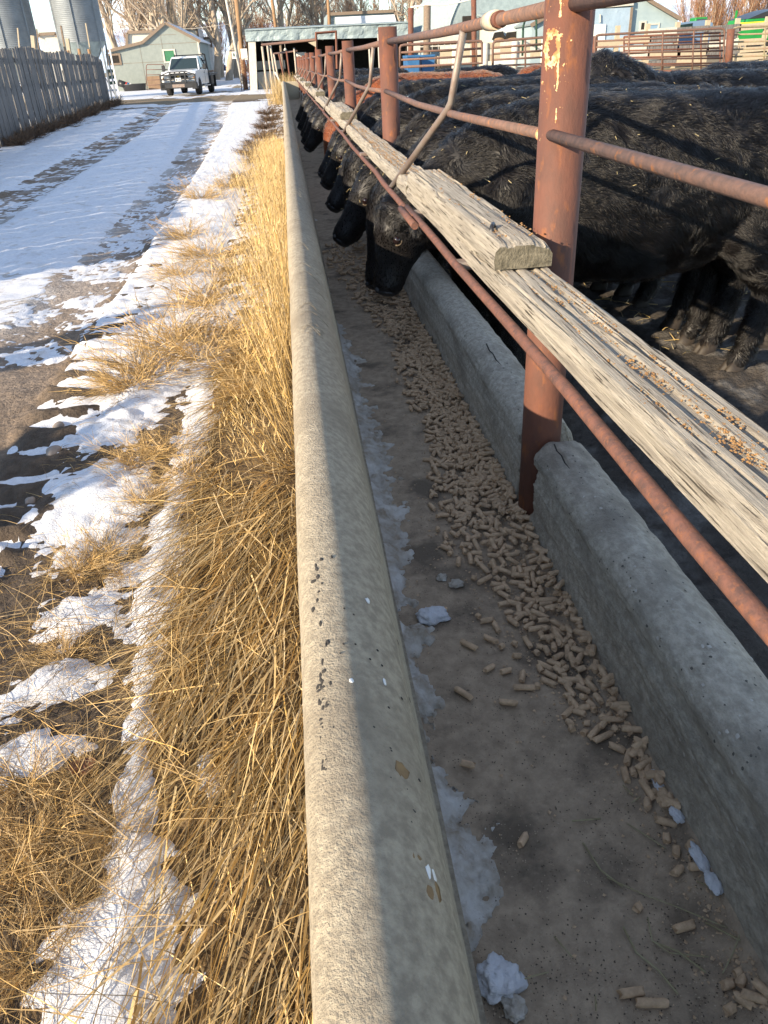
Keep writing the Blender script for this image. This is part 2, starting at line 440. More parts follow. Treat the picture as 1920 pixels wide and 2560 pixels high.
C = lerp(C, [.62, .60, .58], sstep(.33, .55, fbm(GX*2.6, GY*2.0, 57, 5))*sstep(-4.0, -3.6, GX)*(1 - sstep(-2.3, -1.9, GX))*sstep(4.0, 7.5, GY))
C = lerp(C, [.36, .31, .27], ((GX < -3.9)*1.0)*sstep(.4, .6, nz))
C = lerp(C, [.115, .088, .066], sstep(track_r(GY)-.05, track_r(GY)+.1, GX)*(1-sstep(.3, .6, GX)))
C = lerp(C, [.20, .135, .07], sstep(-.75, -.45, GX)*(1 - sstep(.0, .2, GX)))
C = lerp(C, [.13, .10, .06], (1 - sstep(-7.4, -6.4, GX))*(GY < 60))
pen = sstep(.3, .6, GX)
C = lerp(C, [.075, .064, .055], pen)
C = lerp(C, [.15, .14, .13], pen*sstep(.55, .7, fbm(GX*6, GY*6, 54, 4)))
C = lerp(C, [.50, .37, .19], sstep(5.5, 9, GX*.7 + GY*.3)*sstep(1.5, 4, GX)*sstep(.30, .5, nz)*(1-sstep(36, 60, GY)))
C = lerp(C, [.26, .20, .13], sstep(44, 48, GY)*(1 - sstep(52, 70, GY))*(GX < .5))
C = lerp(C, [.34, .28, .19], sstep(62, 80, GY))
ground = mesh_np('ground', np.stack([GX, GY, GZ], -1).reshape(-1, 3), grid_faces(len(gx), len(gy)), M_GROUND, col=C.reshape(-1, 3))
tag(ground, kind='structure')
# snow: its own sheet with real thickness, cut away where the ground is bare
sel_x = np.where((gx > -46) & (gx < -.02))[0]; sel_y = np.where((gy > .3) & (gy < 150))[0]
SX, SY = GX[np.ix_(sel_y, sel_x)], GY[np.ix_(sel_y, sel_x)]
ST = snow_t(SX, SY)
ST = np.where(ST > 0, np.minimum(ST, .03 + .25*np.maximum(ST-.03, 0)) + .004*(fbm(SX*20, SY*20, 61, 3)-.5), ST)
SZ = GZ[np.ix_(sel_y, sel_x)] + ST
sf = grid_faces(len(sel_x), len(sel_y))
sf = sf[(ST.ravel()[sf] > -.006).any(1)]
used = np.unique(sf); remap = np.full(SX.size, -1); remap[used] = np.arange(len(used))
snow = mesh_np('snow', np.stack([SX, SY, SZ], -1).reshape(-1, 3)[used], remap[sf], M_SNOW)
tag(snow, 'thin patchy snow covering the farm lane and its verges', 'snow', kind='stuff')

# ---------------------------------------------------------------- concrete feed bunk
bunk = empty('feed_bunk', (0, 0, 0), 0, 'long grey concrete feed bunk running beside the pipe fence', 'feed bunk')
def y_steps(a, b, fine=.035):
    ys = [a]
    while ys[-1] < b:
        ys.append(ys[-1] + max(fine, abs(ys[-1])*.012))
    ys[-1] = b
    return np.array(ys)
def extrude_profile(prof, ys, seed, amp=.0007, wav=.005, grain=None):
    prof = np.array(prof, float); n = len(prof)
    P = np.repeat(prof[None], len(ys), 0)
    Yg = np.repeat(ys[:, None], n, 1); s = np.concatenate([[0], np.cumsum(np.hypot(*np.diff(prof, axis=0).T))])
    S = np.repeat(s[None], len(ys), 0)
    d = np.gradient(prof, axis=0); nrm = np.stack([-d[:, 1], d[:, 0]], 1); nrm /= np.linalg.norm(nrm, axis=1)[:, None] + 1e-9
    h = (fbm(S*40, Yg*40, seed, 3)-.5)*2*amp + (fbm(S*4, Yg*1.3, seed+5, 3)-.5)*2*wav
    if grain: h = h + ((P[..., 1] > grain[0]) & (P[..., 1] < grain[1]))*.005*(vnoise(S*210 + .6*fbm(S*5, Yg*3, seed, 2), Yg*1.1, seed+8) - .5)
    X = P[..., 0] + nrm[None, :, 0]*h; Z = P[..., 1] + nrm[None, :, 1]*h
    return np.stack([X, Yg, Z], -1).reshape(-1, 3), grid_faces(n, len(ys))
def dense(prof, step=.02):
    out = [prof[0]]
    for a, b in zip(prof[:-1], prof[1:]):
        L = math.hypot(b[0]-a[0], b[1]-a[1]); k = max(1, int(L/step))
        out += [(a[0] + (b[0]-a[0])*i/k, a[1] + (b[1]-a[1])*i/k) for i in range(1, k+1)]
    return out
CAP = .93
outer_prof = dense([(-.075, -.1), (-.058, .5), (-.052, CAP-.075), (-.050, CAP-.045), (-.044, CAP-.022), (-.033, CAP-.007), (-.018, CAP), (.0, CAP+.001), (.012, CAP-.002), (.024, CAP-.008), (.038, CAP-.018), (.052, CAP-.030), (.066, CAP-.046), (.078, CAP-.066), (.085, CAP-.09), (.104, .72), (.142, .40), (.153, .31), (.164, .306), (.168, .24)], .012)
V, Fq = extrude_profile(outer_prof[::-1], y_steps(-.9, BUNK_END), 71)
mesh_np('outer_wall', V, Fq[:, ::-1], M_CONC, bunk)
V, Fq = extrude_profile(dense([(.15, .245), (.30, .25), (.5, .25), (.56, .259), (.595, .279), (.618, .305), (.64, .33)]), y_steps(-.9, BUNK_END), 75, .004, .006)
mesh_np('trough_floor', V, Fq, M_FLOOR, bunk)
inner_prof = dense([(.622, .22), (.612, .30), (.618, .345), (.622, .358), (.622, .44), (.628, .470), (.630, .50), (.614, .522), (.613, .542), (.622, .562), (.642, .580), (.672, .591), (.70, .592), (.73, .584), (.757, .565), (.776, .535), (.788, .49), (.795, .43), (.82, .30), (.83, -.1)], .0045)
M_CONC_D = mat('formed_concrete', (.50, .445, .36), (.34, .30, .24), 62, .94, bump=.006, bscale=150, lo=.38, hi=.62, stretch=(1, .7, 1), c3=(.22, .19, .15), s3=5, lo3=.5, hi3=.72)
edges = [-.9] + [y for y in POST_Y if y < BUNK_END-1] + [BUNK_END]
for k in range(len(edges)-1):
    a = edges[k] + (.065 if k else 0) - (.13 if k else 0)*0; b = edges[k+1] - .075
    ys = y_steps(a, b)
    V, Fq = extrude_profile(inner_prof, ys, 81 + k, .0040, .006, (.375, .50))
    V = V.copy()
    # broken arris next to the posts
    for end, sgn in ((b, 1), (a, -1)):
        d = np.abs(V[:, 1] - end)
        top = sstep(.44, .56, V[:, 2])
        V[:, 2] -= top*np.clip(1 - d/.09, 0, 1)*(.003 + .010*vnoise(V[:, 0]*60, V[:, 1]*30, 7))
        V[:, 1] -= sgn*np.clip(1 - d/.03, 0, 1)*.010*(vnoise(V[:, 0]*45, V[:, 2]*45, 9))
    o = mesh_np('inner_wall', V, Fq[:, ::-1], M_CONC_D, bunk)
    n = len(inner_prof)
    bm = bmesh.new(); bm.from_mesh(o.data); bm.verts.ensure_lookup_table()
    for st in (0, len(ys)-1):
        try: bm.faces.new([bm.verts[st*n + i] for i in range(n)])
        except ValueError: pass
    bmesh.ops.recalc_face_normals(bm, faces=bm.faces[:]); bm.to_mesh(o.data); bm.free()
MB().box((.36, BUNK_END + .07, .42), (.9, .14, .95), bevel=.02).build('end_wall', M_CONC, bunk)
# trowel ripples across the cap of the outer wall
rip = MB()
for k in range(26):
    y0 = 1.9 + 3.4*random.random()**1.2
    a0, a1 = random.uniform(-.03, 0), random.uniform(.03, .07)
    pts = []
    for i in range(7):
        a = a0 + (a1-a0)*i/6
        zc = float(np.interp(a, [-.044, -.033, -.018, 0, .012, .024, .038, .052, .066, .078], CAP + np.array([-.022, -.007, 0, .001, -.002, -.008, -.018, -.03, -.046, -.066])))
        pts.append((a, y0 + .05*math.sin((i/6)*math.pi) + .008*math.sin(k*3+i), zc + .001))
    rip.tube(pts, .0007, 3)
rip.build('trowel_ridges', M_CONC, bunk)['kind'] = 'stuff'

# flat discs on the inner wall: dark ones paint pit shade, pale ones are stones
ip = np.array(inner_prof); i_s = np.concatenate([[0], np.cumsum(np.hypot(*np.diff(ip, axis=0).T))])
pit_rng = np.random.default_rng(33)
def wall_discs(n, zr, size, seed):
    rng = np.random.default_rng(seed); mb = MB()
    ok = np.where((ip[:, 1] > zr[0]) & (ip[:, 1] < zr[1]) & (ip[:, 0] < .80))[0]
    for k in range(n):
        y = .45 + 4.2*rng.random()**1.6
        if min(abs(y - q) for q in POST_Y) < .10: continue
        i = ok[rng.integers(1, len(ok)-1)]; p = ip[i]; t = ip[min(i+1, len(ip)-1)] - ip[i-1]; t /= np.linalg.norm(t) + 1e-9
        nn = np.array([-t[1], t[0]]); r = rng.uniform(*size)
        if nn[0] > .6: continue
        c = p + nn*.0035
        ring = []
        for a in np.linspace(0, 2*math.pi, 8, endpoint=False):
            q = r*(1 + rng.uniform(-.3, .3)); d = t*math.cos(a)*q
            ring.append((c[0] + d[0], y + math.sin(a)*q*1.3, c[1] + d[1]))
        cc = (c[0] + nn[0]*.0006, y, c[1] + nn[1]*.0006)
        mb.add([cc] + ring, [(0, j+1, (j+1) % 8 + 1) for j in range(8)])
    return mb
wall_discs(420, (.53, .60), (.0010, .0030), 1).build('pit_shade_discs', mat('pit_shade', (.13, .115, .095), (.09, .08, .065), 90, .95), bunk)['kind'] = 'stuff'
wall_discs(420, (.37, .60), (.0012, .0034), 2).build('concrete_grit', mat('pale_grit', (.50, .46, .40), (.42, .38, .33), 90, .95), bunk)['kind'] = 'stuff'
def crack(px_pts, z):
    P = [at_z(x, y, z) for x, y in px_pts]
    return MB().tube([p + Vector((0, 0, .001)) for p in P], [.0022]*(len(P)-1) + [.0006], 4).build('crack', M_DARK, bunk)
crack([(1386, 1112), (1392, 1128), (1404, 1140), (1412, 1158), (1424, 1172)], .595)
crack([(1216, 860), (1224, 878), (1232, 884), (1240, 900), (1252, 912)], .595)
# stains, specks and droppings on the cap
M_SPECK = mat('black_speck', (.05, .045, .04), rough=.9); M_STAIN = mat('brown_stain', (.26, .17, .08), (.20, .13, .07), 60, .9); M_DROP = mat('white_dropping', (.72, .72, .70), rough=.7); M_ORANGE = mat('rust_chip', (.50, .17, .04), (.36, .10, .03), 60, .9)
cap_x = np.array([p[0] for p in outer_prof]); cap_z = np.array([p[1] for p in outer_prof]); cs = slice(np.argmax(cap_z > CAP-.03), len(cap_z))
def cap_spot(mb, px_, py_, rx, ry, seed):
    p = at_z(px_, py_, CAP - .01)
    x = min(max(p.x, -.035), .083); z = float(np.interp(x, cap_x[cs], cap_z[cs]))
    sl = (float(np.interp(x + .004, cap_x[cs], cap_z[cs])) - float(np.interp(x - .004, cap_x[cs], cap_z[cs])))/.008
    bm = bmesh.new(); bmesh.ops.create_icosphere(bm, subdivisions=2, radius=1)
    P = []
    for v in bm.verts:
        q = v.co*(1 + .35*mnoise.noise(v.co*1.8 + Vector((seed*3.1, 0, 0))))
        P.append(Vector((x + q.x*rx, p.y + q.y*ry, z + q.x*rx*sl + q.z*.0013)))
    bm.verts.index_update(); mb.add(P, [tuple(v.index for v in f.verts) for f in bm.faces], True); bm.free()
sp_ = MB(); srng = random.Random(5)
for i in range(80):
    py_ = srng.choice([1850, 1900, 1950, 2000, 1700, 1640, 1500, 2150, 2300, 1780, 1420, 2080]) + srng.gauss(0, 30)
    cap_spot(sp_, np.interp(py_, [1300, 1900, 2500], [772, 800, 818]) + abs(srng.gauss(14, 12)), py_, srng.uniform(.0012, .0034), srng.uniform(.002, .006), i)
for i in range(40): cap_spot(sp_, srng.uniform(840, 1060), srng.uniform(1500, 2500), .0014, .0016, i + 90)
sp_.build('black_specks', M_SPECK, bunk)['kind'] = 'stuff'
for i, (x, y, rx, ry, m_) in enumerate(((1003, 1890, .008, .012, M_STAIN), (1070, 2168, .011, .019, M_STAIN), (1040, 2105, .006, .009, M_STAIN), (832, 2345, .006, .013, M_ORANGE), (870, 2298, .004, .005, M_ORANGE), (918, 1480, .003, .006, M_DROP), (1078, 2128, .005, .012, M_DROP), (880, 1715, .003, .004, M_DROP), (918, 2015, .004, .004, M_DROP), (960, 1675, .002, .006, M_DROP))):
    b_ = MB(); cap_spot(b_, x, y, rx, ry, i + 200); b_.build('stain' if m_ is M_STAIN else ('rust_chip' if m_ is M_ORANGE else 'dropping'), m_, bunk)

# ---------------------------------------------------------------- pipe fence
fence = empty('pipe_fence', (.66, 2.0, 0), 0, 'rusty brown pipe fence with round posts along the feed bunk', 'fence')
def fl(x, y, z): return (x - .66, y - 2.0, z)
pm = MB().tube([fl(.66, 2.0, -.2), fl(.66, 2.0, 1.72)], .057, 32)
post0 = pm.build('post', M_RUST, fence)
for y in POST_Y[1:]:
    c = post0.copy(); COL.objects.link(c); c.parent = fence; c.location = (0, y - 2.0, random.uniform(-.01, .03)); c.rotation_euler = (random.uniform(-.006, .006), random.uniform(-.006, .006), random.uniform(0, 6))
ends = [-1.6] + POST_Y
for k in range(len(ends)-1):
    a, b = ends[k], ends[k+1]
    MB().tube([fl(.655, a + .03, 1.635), fl(.655, (a+b)/2, 1.628), fl(.655, b - .03, 1.635)], .0175, 14).build('top_rail', M_RUST2, fence)
    s = .018 if k else .006
    MB().tube([fl(.622, a + .015, 1.372), fl(.622, a + (b-a)*.3, 1.372 - s*.8), fl(.622, a + (b-a)*.6, 1.372 - s), fl(.625, b - .0, 1.374)], .0135, 12).build('middle_rail', M_RUST2, fence)
    # the weld lump where the rail meets the post
    if k < 6:
        MB().ball(fl(.617, a + .02, 1.372), (.017, .016, .017), 10, 6).build('weld', M_OLDPAINT if k == 1 else M_RUST2, fence)
BRACE_Y = [3.22, 6.30, 9.6, 13.0, 16.4, 19.8, 23.2, 26.6, 30.0, 33.4]
for i, y in enumerate(BRACE_Y):
    MB().tube([fl(.648, y - .10, 1.62), fl(.622, y - .008, 1.395), fl(.614, y + .012, 1.372), fl(.432, y + .40, 1.055)], .0135, 10).build('brace', M_STEEL, fence)
# lower guard pipe, a little wavy, held off the planks by stubs
def low_pipe(y0, y1, offs, seed):
    rng = random.Random(seed); pts = []
    n = max(3, int((y1-y0)/.45))
    for i in range(n+1):
        y = y0 + (y1-y0)*i/n
        near = min(abs(y - by - .4) for by in BRACE_Y)
        dip = .022*min(1, near/.9) if y > 3.3 else .0
        pts.append(fl(.424 + offs + dip*.5 + rng.uniform(-.004, .004), y, 1.052 - dip*.6 + rng.uniform(-.003, .003)))
    return MB().tube(pts, .0118, 12)
low_pipe(-1.2, 3.08, 0, 3).build('guard_pipe', M_RUST3, fence)
low_pipe(2.86, 9.9, -.005, 4).build('guard_pipe', M_RUST3, fence)
low_pipe(9.8, 22.0, 0, 5).build('guard_pipe', M_RUST3, fence)
low_pipe(21.9, 36.0, 0, 6).build('guard_pipe', M_RUST3, fence)
MB().tube([fl(.400, 2.72, 1.05), fl(.400, 3.08, 1.05)], .0125, 12).build('pipe_splice', M_RUST3, fence)
for y in (2.12, 2.95, 5.1, 6.9, 8.3, 10.2, 12.8):
    MB().box(fl(.445, y, 1.05), (.05, .055, .022), bevel=.005).build('bracket', M_STEEL, fence)
# collar of old tape on the top rail, yellow flaking paint on the near post
MB().tube([fl(.655, 2.66, 1.633), fl(.655, 2.70, 1.633), fl(.655, 2.78, 1.633)], [.026, .028, .025], 16).build('rail_wrap', mat('cream_wrap', (.66, .56, .42), (.5, .40, .28), 30, .85), fence)
MB().tube([fl(.655, 2.61, 1.633), fl(.655, 2.66, 1.633)], [.023, .022], 14).build('rail_coupling', M_RUST, fence)
pv, pf = [], []
A_, Z_ = np.meshgrid(np.arange(183, 262, .8), np.arange(1.13, 1.715, .0014))
hx = np.sin(np.radians(A_ - 251.7)); nzp = fbm(A_*.22, Z_*260, 3, 4) - .5; nzs = fbm(A_*.10, Z_*60, 6, 3) - .5
ringd = np.abs(np.hypot((hx + .58)/.24, (Z_ - 1.552)/.030) - 1)
on_ = (.42 - ringd)*1.6 + nzp*1.5 + nzs*1.2
for cx_, z0_, z1_, w_ in ((-.30, 1.47, 1.53, .05), (-.36, 1.61, 1.72, .045), (-.28, 1.40, 1.43, .030)):
    on_ = np.maximum(on_, np.where((Z_ > z0_) & (Z_ < z1_), 1 - np.abs(hx - cx_ - .012*np.sin(Z_*90))/w_, -1) + nzp*1.6 - .1)
on_ = np.maximum(on_, (nzp + nzs - .36)*2 - .4*(Z_ < 1.36))
cells = np.argwhere(on_[:-1, :-1] > .12)
for j, i in cells:
    b = len(pv)
    for jj, ii in ((j, i), (j, i+1), (j+1, i+1), (j+1, i)):
        a_ = math.radians(A_[jj, ii]); pv.append((.0576*math.cos(a_), .0576*math.sin(a_), Z_[jj, ii]))
    pf.append((b, b+1, b+2, b+3))
mesh_np('paint_patch', np.array(pv), np.array(pf), M_OLDPAINT, fence)

# ---------------------------------------------------------------- neck planks
def plank(name, x0, x1, y0, y1, z0, z1, seed, label, group='grey timbers bolted along the pipe fence', amp=.0045):
    nt = 46 if y0 < 3 else 26
    prof = [(x0, z0), (x0 - .002, z0 + (z1-z0)*.35), (x0, z0 + (z1-z0)*.7), (x0 + .004, z1 - .006)]
    prof += [(x0 + .010 + (x1-x0-.02)*i/nt, z1) for i in range(nt+1)]
    prof += [(x1 - .004, z1 - .006), (x1, z0 + (z1-z0)*.5), (x1, z0), ((x0+x1)/2, z0 - .001)]
    prof = np.array(prof); n = len(prof)
    ys = [y0]
    while ys[-1] < y1: ys.append(ys[-1] + max(.014, abs(ys[-1])*.007))
    ys[-1] = y1; ys = np.array(ys)
    X = np.repeat(prof[None, :, 0], len(ys), 0); Z = np.repeat(prof[None, :, 1], len(ys), 0); Yg = np.repeat(ys[:, None], n, 1)
    top = (Z > z1 - .007)
    g = vnoise(X*135 + 2.4*fbm(X*10, Yg*1.5, seed, 2), Yg*2.0, seed+1)
    g2 = vnoise(X*70, Yg*.9, seed+2)
    Z = Z + top*(-amp*1.3*sstep(.52, .72, g) - amp*1.6*sstep(.66, .80, g2) + .006*(fbm(X*8, Yg*2, seed+3, 2)-.5))
    X = X + (~top)*(.006*(vnoise(Z*90, Yg*2.2, seed+4)-.5) ) + .012*(fbm(X*0, Yg*1.6, seed+6, 3)-.5)
    edge = np.minimum(np.abs(X - x0), np.abs(X - x1)) < .015
    Z = Z - top*edge*.009*sstep(.45, .8, vnoise(X*30, Yg*7, seed+7))
    # worn, slightly rounded ends
    for e in (y0, y1):
        d = np.clip(1 - np.abs(Yg - e)/.03, 0, 1)
        Z = Z - top*d*d*.007
    V = np.stack([X, Yg, Z], -1).reshape(-1, 3)
    c = np.array([(x0+x1)/2, y0, z0])
    Fq = []
    for i in range(len(ys)-1):
        for k in range(n):
            a, b = i*n + k, i*n + (k+1) % n
            Fq.append((a, a+n, b+n, b))
    o = mesh_np(name, V - c, np.array(Fq), M_PLANK, None, smooth=False)
    bm = bmesh.new(); bm.from_mesh(o.data); bm.verts.ensure_lookup_table()
    for st, rev in ((0, False), (len(ys)-1, True)):
        vs = [bm.verts[st*n + i] for i in range(n)]
        f = bm.faces.new(vs if not rev else vs[::-1]); f.material_index = 1
    bmesh.ops.recalc_face_normals(bm, faces=bm.faces[:])
    bm.to_mesh(o.data); bm.free(); o.data.materials.append(M_PLANK_END)
    o.location = c
    return tag(o, label, 'timber', group)
pl1 = plank('timber_plank', .452, .592, -1.3, 3.26, 1.058, 1.108, 101, 'long weathered grey plank nearest the camera, deeply grooved with lichen crumbs')
bl1 = plank('timber_block', .448, .584, 1.78, 3.20, 1.112, 1.170, 111, 'thick weathered timber block with cut end beside the nearest rusty post', amp=.003)
pl2 = plank('timber_plank', .452, .590, 3.28, 8.9, 1.062, 1.118, 121, 'weathered plank strewn with crumbs between the nearest two fence posts', amp=.0025)
bl2 = plank('timber_block', .448, .586, 7.2, 8.85, 1.121, 1.185, 131, 'second timber block along the fence, lichen on its cut end', amp=.003)
rest = [(8.95, 14.2), (14.3, 19.8), (19.9, 25.6), (25.7, 31), (31.1, 36)]
for i, (a, b) in enumerate(rest):
    plank('timber_plank', .452, .590, a, b, 1.062, 1.118, 141 + i*10, 'weathered grey plank, %s length along the pipe fence from the camera' % ('third', 'fourth', 'fifth', 'sixth', 'farthest')[i])
    if i < 4:
        plank('timber_block', .448, .586, b - 1.6, b - .05, 1.121, 1.185, 145 + i*10, '%s timber block along the planks counting from the camera' % ('third', 'fourth', 'fifth', 'sixth')[i])
tag(MB().tube([(.476, 1.93, 1.166), (.479, 1.945, 1.178), (.487, 1.965, 1.181), (.495, 1.98, 1.168)], .0055, 8).build('staple', M_BLACK, bl1, loc=tuple(-Vector(bl1.location))))
# crumbs and lichen on the planks
def crumbs(name, n, fn, size, mat_, label, cat, seed, parent=None):
    rng = np.random.default_rng(seed)
    base = np.array([(1, 0, 0), (-1, 0, 0), (0, 1, 0), (0, -1, 0), (0, 0, 1), (0, 0, -1)], float)
    fc = np.array([(0, 2, 4), (2, 1, 4), (1, 3, 4), (3, 0, 4), (2, 0, 5), (1, 2, 5), (3, 1, 5), (0, 3, 5)])
    P = fn(rng, n)
    sc = rng.uniform(size[0], size[1], (len(P), 1, 1))*rng.uniform(.5, 1.3, (len(P), 6, 1))
    V = (base[None]*sc*np.array([1, 1, .6]) + P[:, None]).reshape(-1, 3)
    Fq = (fc[None] + 6*np.arange(len(P))[:, None, None]).reshape(-1, 3)
    o = mesh_np(name, V, Fq, mat_, parent, smooth=False)
    return tag(o, label, cat, kind='stuff')
def on_plank1(rng, n):
    P = []
    cl = rng.uniform([.47, .5], [.58, 1.75], (34, 2))
    while len(P) < n:
        c = cl[rng.integers(len(cl))] + rng.normal(0, 1, 2)*[.010, .025]
        if rng.random() < .3: c = np.array([rng.uniform(.468, .575), rng.uniform(.4, 1.75)])
        if .468 < c[0] < .575 and c[1] < 1.76: P.append((c[0], c[1], 1.107))
    return np.array(P)
M_LICHEN = mat('orange_lichen', (.34, .19, .075), (.19, .11, .055), 60, .95)
crumbs('lichen', 1300, on_plank1, (.0012, .0038), M_LICHEN, 'orange lichen and feed crumbs dotted on the near plank', 'lichen', 5)
def on_plank2(rng, n):
    y = 1.85 + 6*rng.random(n)**1.4; blk = (y < 3.18) | ((y > 7.2))
    P = np.stack([rng.uniform(.468, .572, n), y, np.where(blk, np.where(y > 7, 1.186, 1.170), 1.117)], 1)
    keep = np.where(blk, rng.random(n) < .28*(fbm(P[:, 0]*20, y*6, 4) > .5), rng.random(n) < 1)
    return P[keep]
crumbs('feed_crumbs', 3600, on_plank2, (.0018, .0045), M_CRUMB, 'brown feed crumbs strewn over the planks past the first post', 'crumbs', 6)

# ---------------------------------------------------------------- feed pellets
FLOOR = .252
def on_floor(x, y):
    """slides a point of the flat floor onto the cove that rises to the inner wall"""
    z = FLOOR; xx = x; k = 1.0
    for _ in range(6):
        z = FLOOR + float(np.interp(xx, [.5, .56, .595, .618], [0, .010, .030, .055])); k = (CAM_H - z)/(CAM_H - FLOOR); xx = x*k
    return min(xx, .602), y*k, z
def pellet_mesh(L, seed):
    rng = random.Random(seed); n = 10; r = .0074
    rings = []
    for j, x in enumerate((-.5, -.42, -.1, .2, .42, .5)):
        k = 1.0 if j in (1, 2, 3, 4) else .92
        rings.append([Vector((x*L + (rng.uniform(-.004, .004) if j in (0, 5) else 0) + .0006*math.sin(i*2+seed), r*k*math.cos(2*math.pi*i/n)*(1 + rng.uniform(-.03, .03)), r*k*math.sin(2*math.pi*i/n)*(1 + rng.uniform(-.03, .03)))) for i in range(n)])
    b = MB().loft(rings, smooth=True)
    nf = len(b.f)
    for i in list(range(n)) + list(range(4*n, nf)): b.smooth[i] = False
    return b
PVAR = [pellet_mesh(L, i) for i, L in enumerate((.012, .020, .026, .032, .038, .047, .016, .035))]
pile_px = [(1560, 1870), (1500, 1830), (1405, 1770), (1290, 1590), (1245, 1490), (1120, 1400), (1090, 1290), (1075, 1200), (1070, 1080), (1000, 960), (985, 850), (905, 770), (850, 700), (800, 640)]
pl_edge = [at_z(x, y, FLOOR + .01) for x, y in pile_px]
pe_y = np.array([p.y for p in pl_edge]); pe_x = np.array([p.x for p in pl_edge])
spots = []   # x, y, z, yaw, pitch, variant
prng = random.Random(11)
def heap(x, y):
    xl = float(np.interp(y, pe_y, pe_x)); u = (x - xl)/max(.03, .645 - xl)
    g = float(np.interp(y, [.9, 1.2, 1.6, 2.2, 3.2, 5, 9], [.002, .012, .026, .04, .042, .03, .01]))
    return g*max(0, min(1, u*1.5))
tries = 0
while len(spots) < 2200 and tries < 60000:
    tries += 1
    y = .93 + 5.6*prng.random()**1.5; xl = float(np.interp(y, pe_y, pe_x)) - .012
    x = xl + (.632 - xl)*prng.random()**.75
    dens = float(np.interp(y, [.9, 1.1, 1.3, 1.5, 2.0, 2.6, 5, 7], [.32, .36, .5, .62, .9, 1, .7, .3]))*(.35 + .65*min(1, (x-xl)/.07))
    if prng.random() > dens: continue
    if y < 2.0 and any(abs(q[1]-y) < .013 and abs(q[0]-x) < .013 for q in spots): continue
    h = heap(x, y)
    x_, y_, z_ = on_floor(x, y)
    spots.append((x_, y_, z_ + .0072 + h*.75*prng.uniform(.55, 1.05), prng.uniform(0, math.pi), prng.gauss(0, .22) if h > .006 else prng.gauss(0, .02), prng.randrange(8)))
loose_px = [(570, 455), (650, 435), (690, 460), (738, 450), (745, 495), (645, 540), (550, 630), (715, 665), (765, 570), (770, 610), (820, 605), (860, 590), (705, 550), (605, 350), (640, 365), (670, 390), (480, 330), (567, 890), (768, 1165), (1290, 1100), (1290, 1160), (1325, 1205), (1375, 1185), (1330, 1278), (1400, 1262), (1220, 980), (1250, 990), (1185, 1412), (1357, 1480), (1163, 1720), (1235, 1758), (1550, 1650), (1515, 1690), (1560, 1680), (1570, 1750), (1605, 1735), (1520, 1780), (1650, 1715), (1140, 925), (1170, 918), (1205, 938), (1220, 917), (990, 775), (1030, 770), (1060, 790), (945, 760), (940, 740), (1000, 740), (1150, 750), (1110, 830), (1150, 865), (1210, 870), (1215, 885)]
loose = []
for x, y in loose_px:
    p = at_z(780 + x*.6872, 1300 + y*.6870, FLOOR + .006)
    x_, y_, z_ = on_floor(p.x, p.y)
    if p.x < .64: loose.append((x_, y_, z_ + .0068, prng.uniform(0, math.pi), prng.gauss(0, .02), prng.randrange(8)))
spots = [s for s in spots if min((s[0]-q[0])**2 + (s[1]-q[1])**2 for q in loose) > .02**2]
spots.sort(key=lambda s: s[1] - 6*max(0, s[2]-.26))
singles, mass = loose + spots[:300-len(loose)], spots[300-len(loose):]
pmesh = []
for k, b in enumerate(PVAR):
    me = bpy.data.meshes.new('feed_pellet'); me.from_pydata(b.v, [], b.f); me.polygons.foreach_set('use_smooth', b.smooth)
    me.materials.append(M_PELLET); me.update(); pmesh.append(me)
for i, (x, y, z, yaw, pit, k) in enumerate(singles):
    o = bpy.data.objects.new('feed_pellet', pmesh[k]); COL.objects.link(o)
    o.location = (x, y, z); o.rotation_euler = (prng.uniform(0, 6), pit, yaw)
    if i < len(loose): tag(o, 'stray tan feed pellet lying apart on the bare trough floor', 'pellet', 'feed pellets scattered outside the pile')
    else: tag(o, 'tan feed pellet in the near end of the pile in the trough', 'pellet', 'feed pellets heaped in the trough')
pb = [(np.array(b.v), b.f) for b in PVAR]
mb = MB()
for x, y, z, yaw, pit, k in mass:
    R = Matrix.Rotation(yaw, 3, 'Z') @ Matrix.Rotation(pit, 3, 'Y') @ Matrix.Rotation(prng.uniform(0, 6), 3, 'X')
    Vp = pb[k][0] @ np.array(R).T + (x, y, z)
    b0 = len(mb.v); mb.v.extend(map(tuple, Vp)); mb.f.extend([tuple(b0 + q for q in f) for f in pb[k][1]]); mb.smooth.extend(PVAR[k].smooth)
tag(mb.build('pellet_pile', M_PELLET), 'long pile of tan feed pellets against the inner trough wall', 'feed pile', kind='stuff')
# crumbly fines under and around the pile
def fines(rng, n):
    y = .55 + 6*rng.random(n)**1.4; x = .2 + .43*rng.random(n)**.7
    d = np.clip((x - np.interp(y, pe_y, pe_x) + .08)/.1, .05, 1)
    k = rng.random(n) < d
    return np.array([(a_, b_, c_ + .001) for a_, b_, c_ in (on_floor(p_, q_) for p_, q_ in zip(x[k], y[k]))])
crumbs('feed_fines', 7000, fines, (.0010, .0050), M_PELLET, 'broken pellet crumbs scattered over the trough floor', 'crumbs', 8)

def grit(rng, n):
    y = .5 + 4.5*rng.random(n)**1.7; x = .16 + .46*rng.random(n)
    k = fbm(x*14, y*9, 95, 3) + .35*rng.random(n) > .5
    return np.array([(a_, b_, c_ + .0006) for a_, b_, c_ in (on_floor(p_, q_) for p_, q_ in zip(x[k], y[k]))])
crumbs('dark_grit', 6500, grit, (.0006, .0022), mat('dark_grit', (.13, .10, .075), (.08, .062, .05), 90, .95), 'dark grit and dung specks on the trough floor', 'grit', 18)
crumbs('pale_dust', 6500, grit, (.0006, .0020), mat('pale_dust', (.50, .41, .31), (.40, .32, .24), 90, .95), 'pale dusty specks of feed on the trough floor', 'dust', 19)

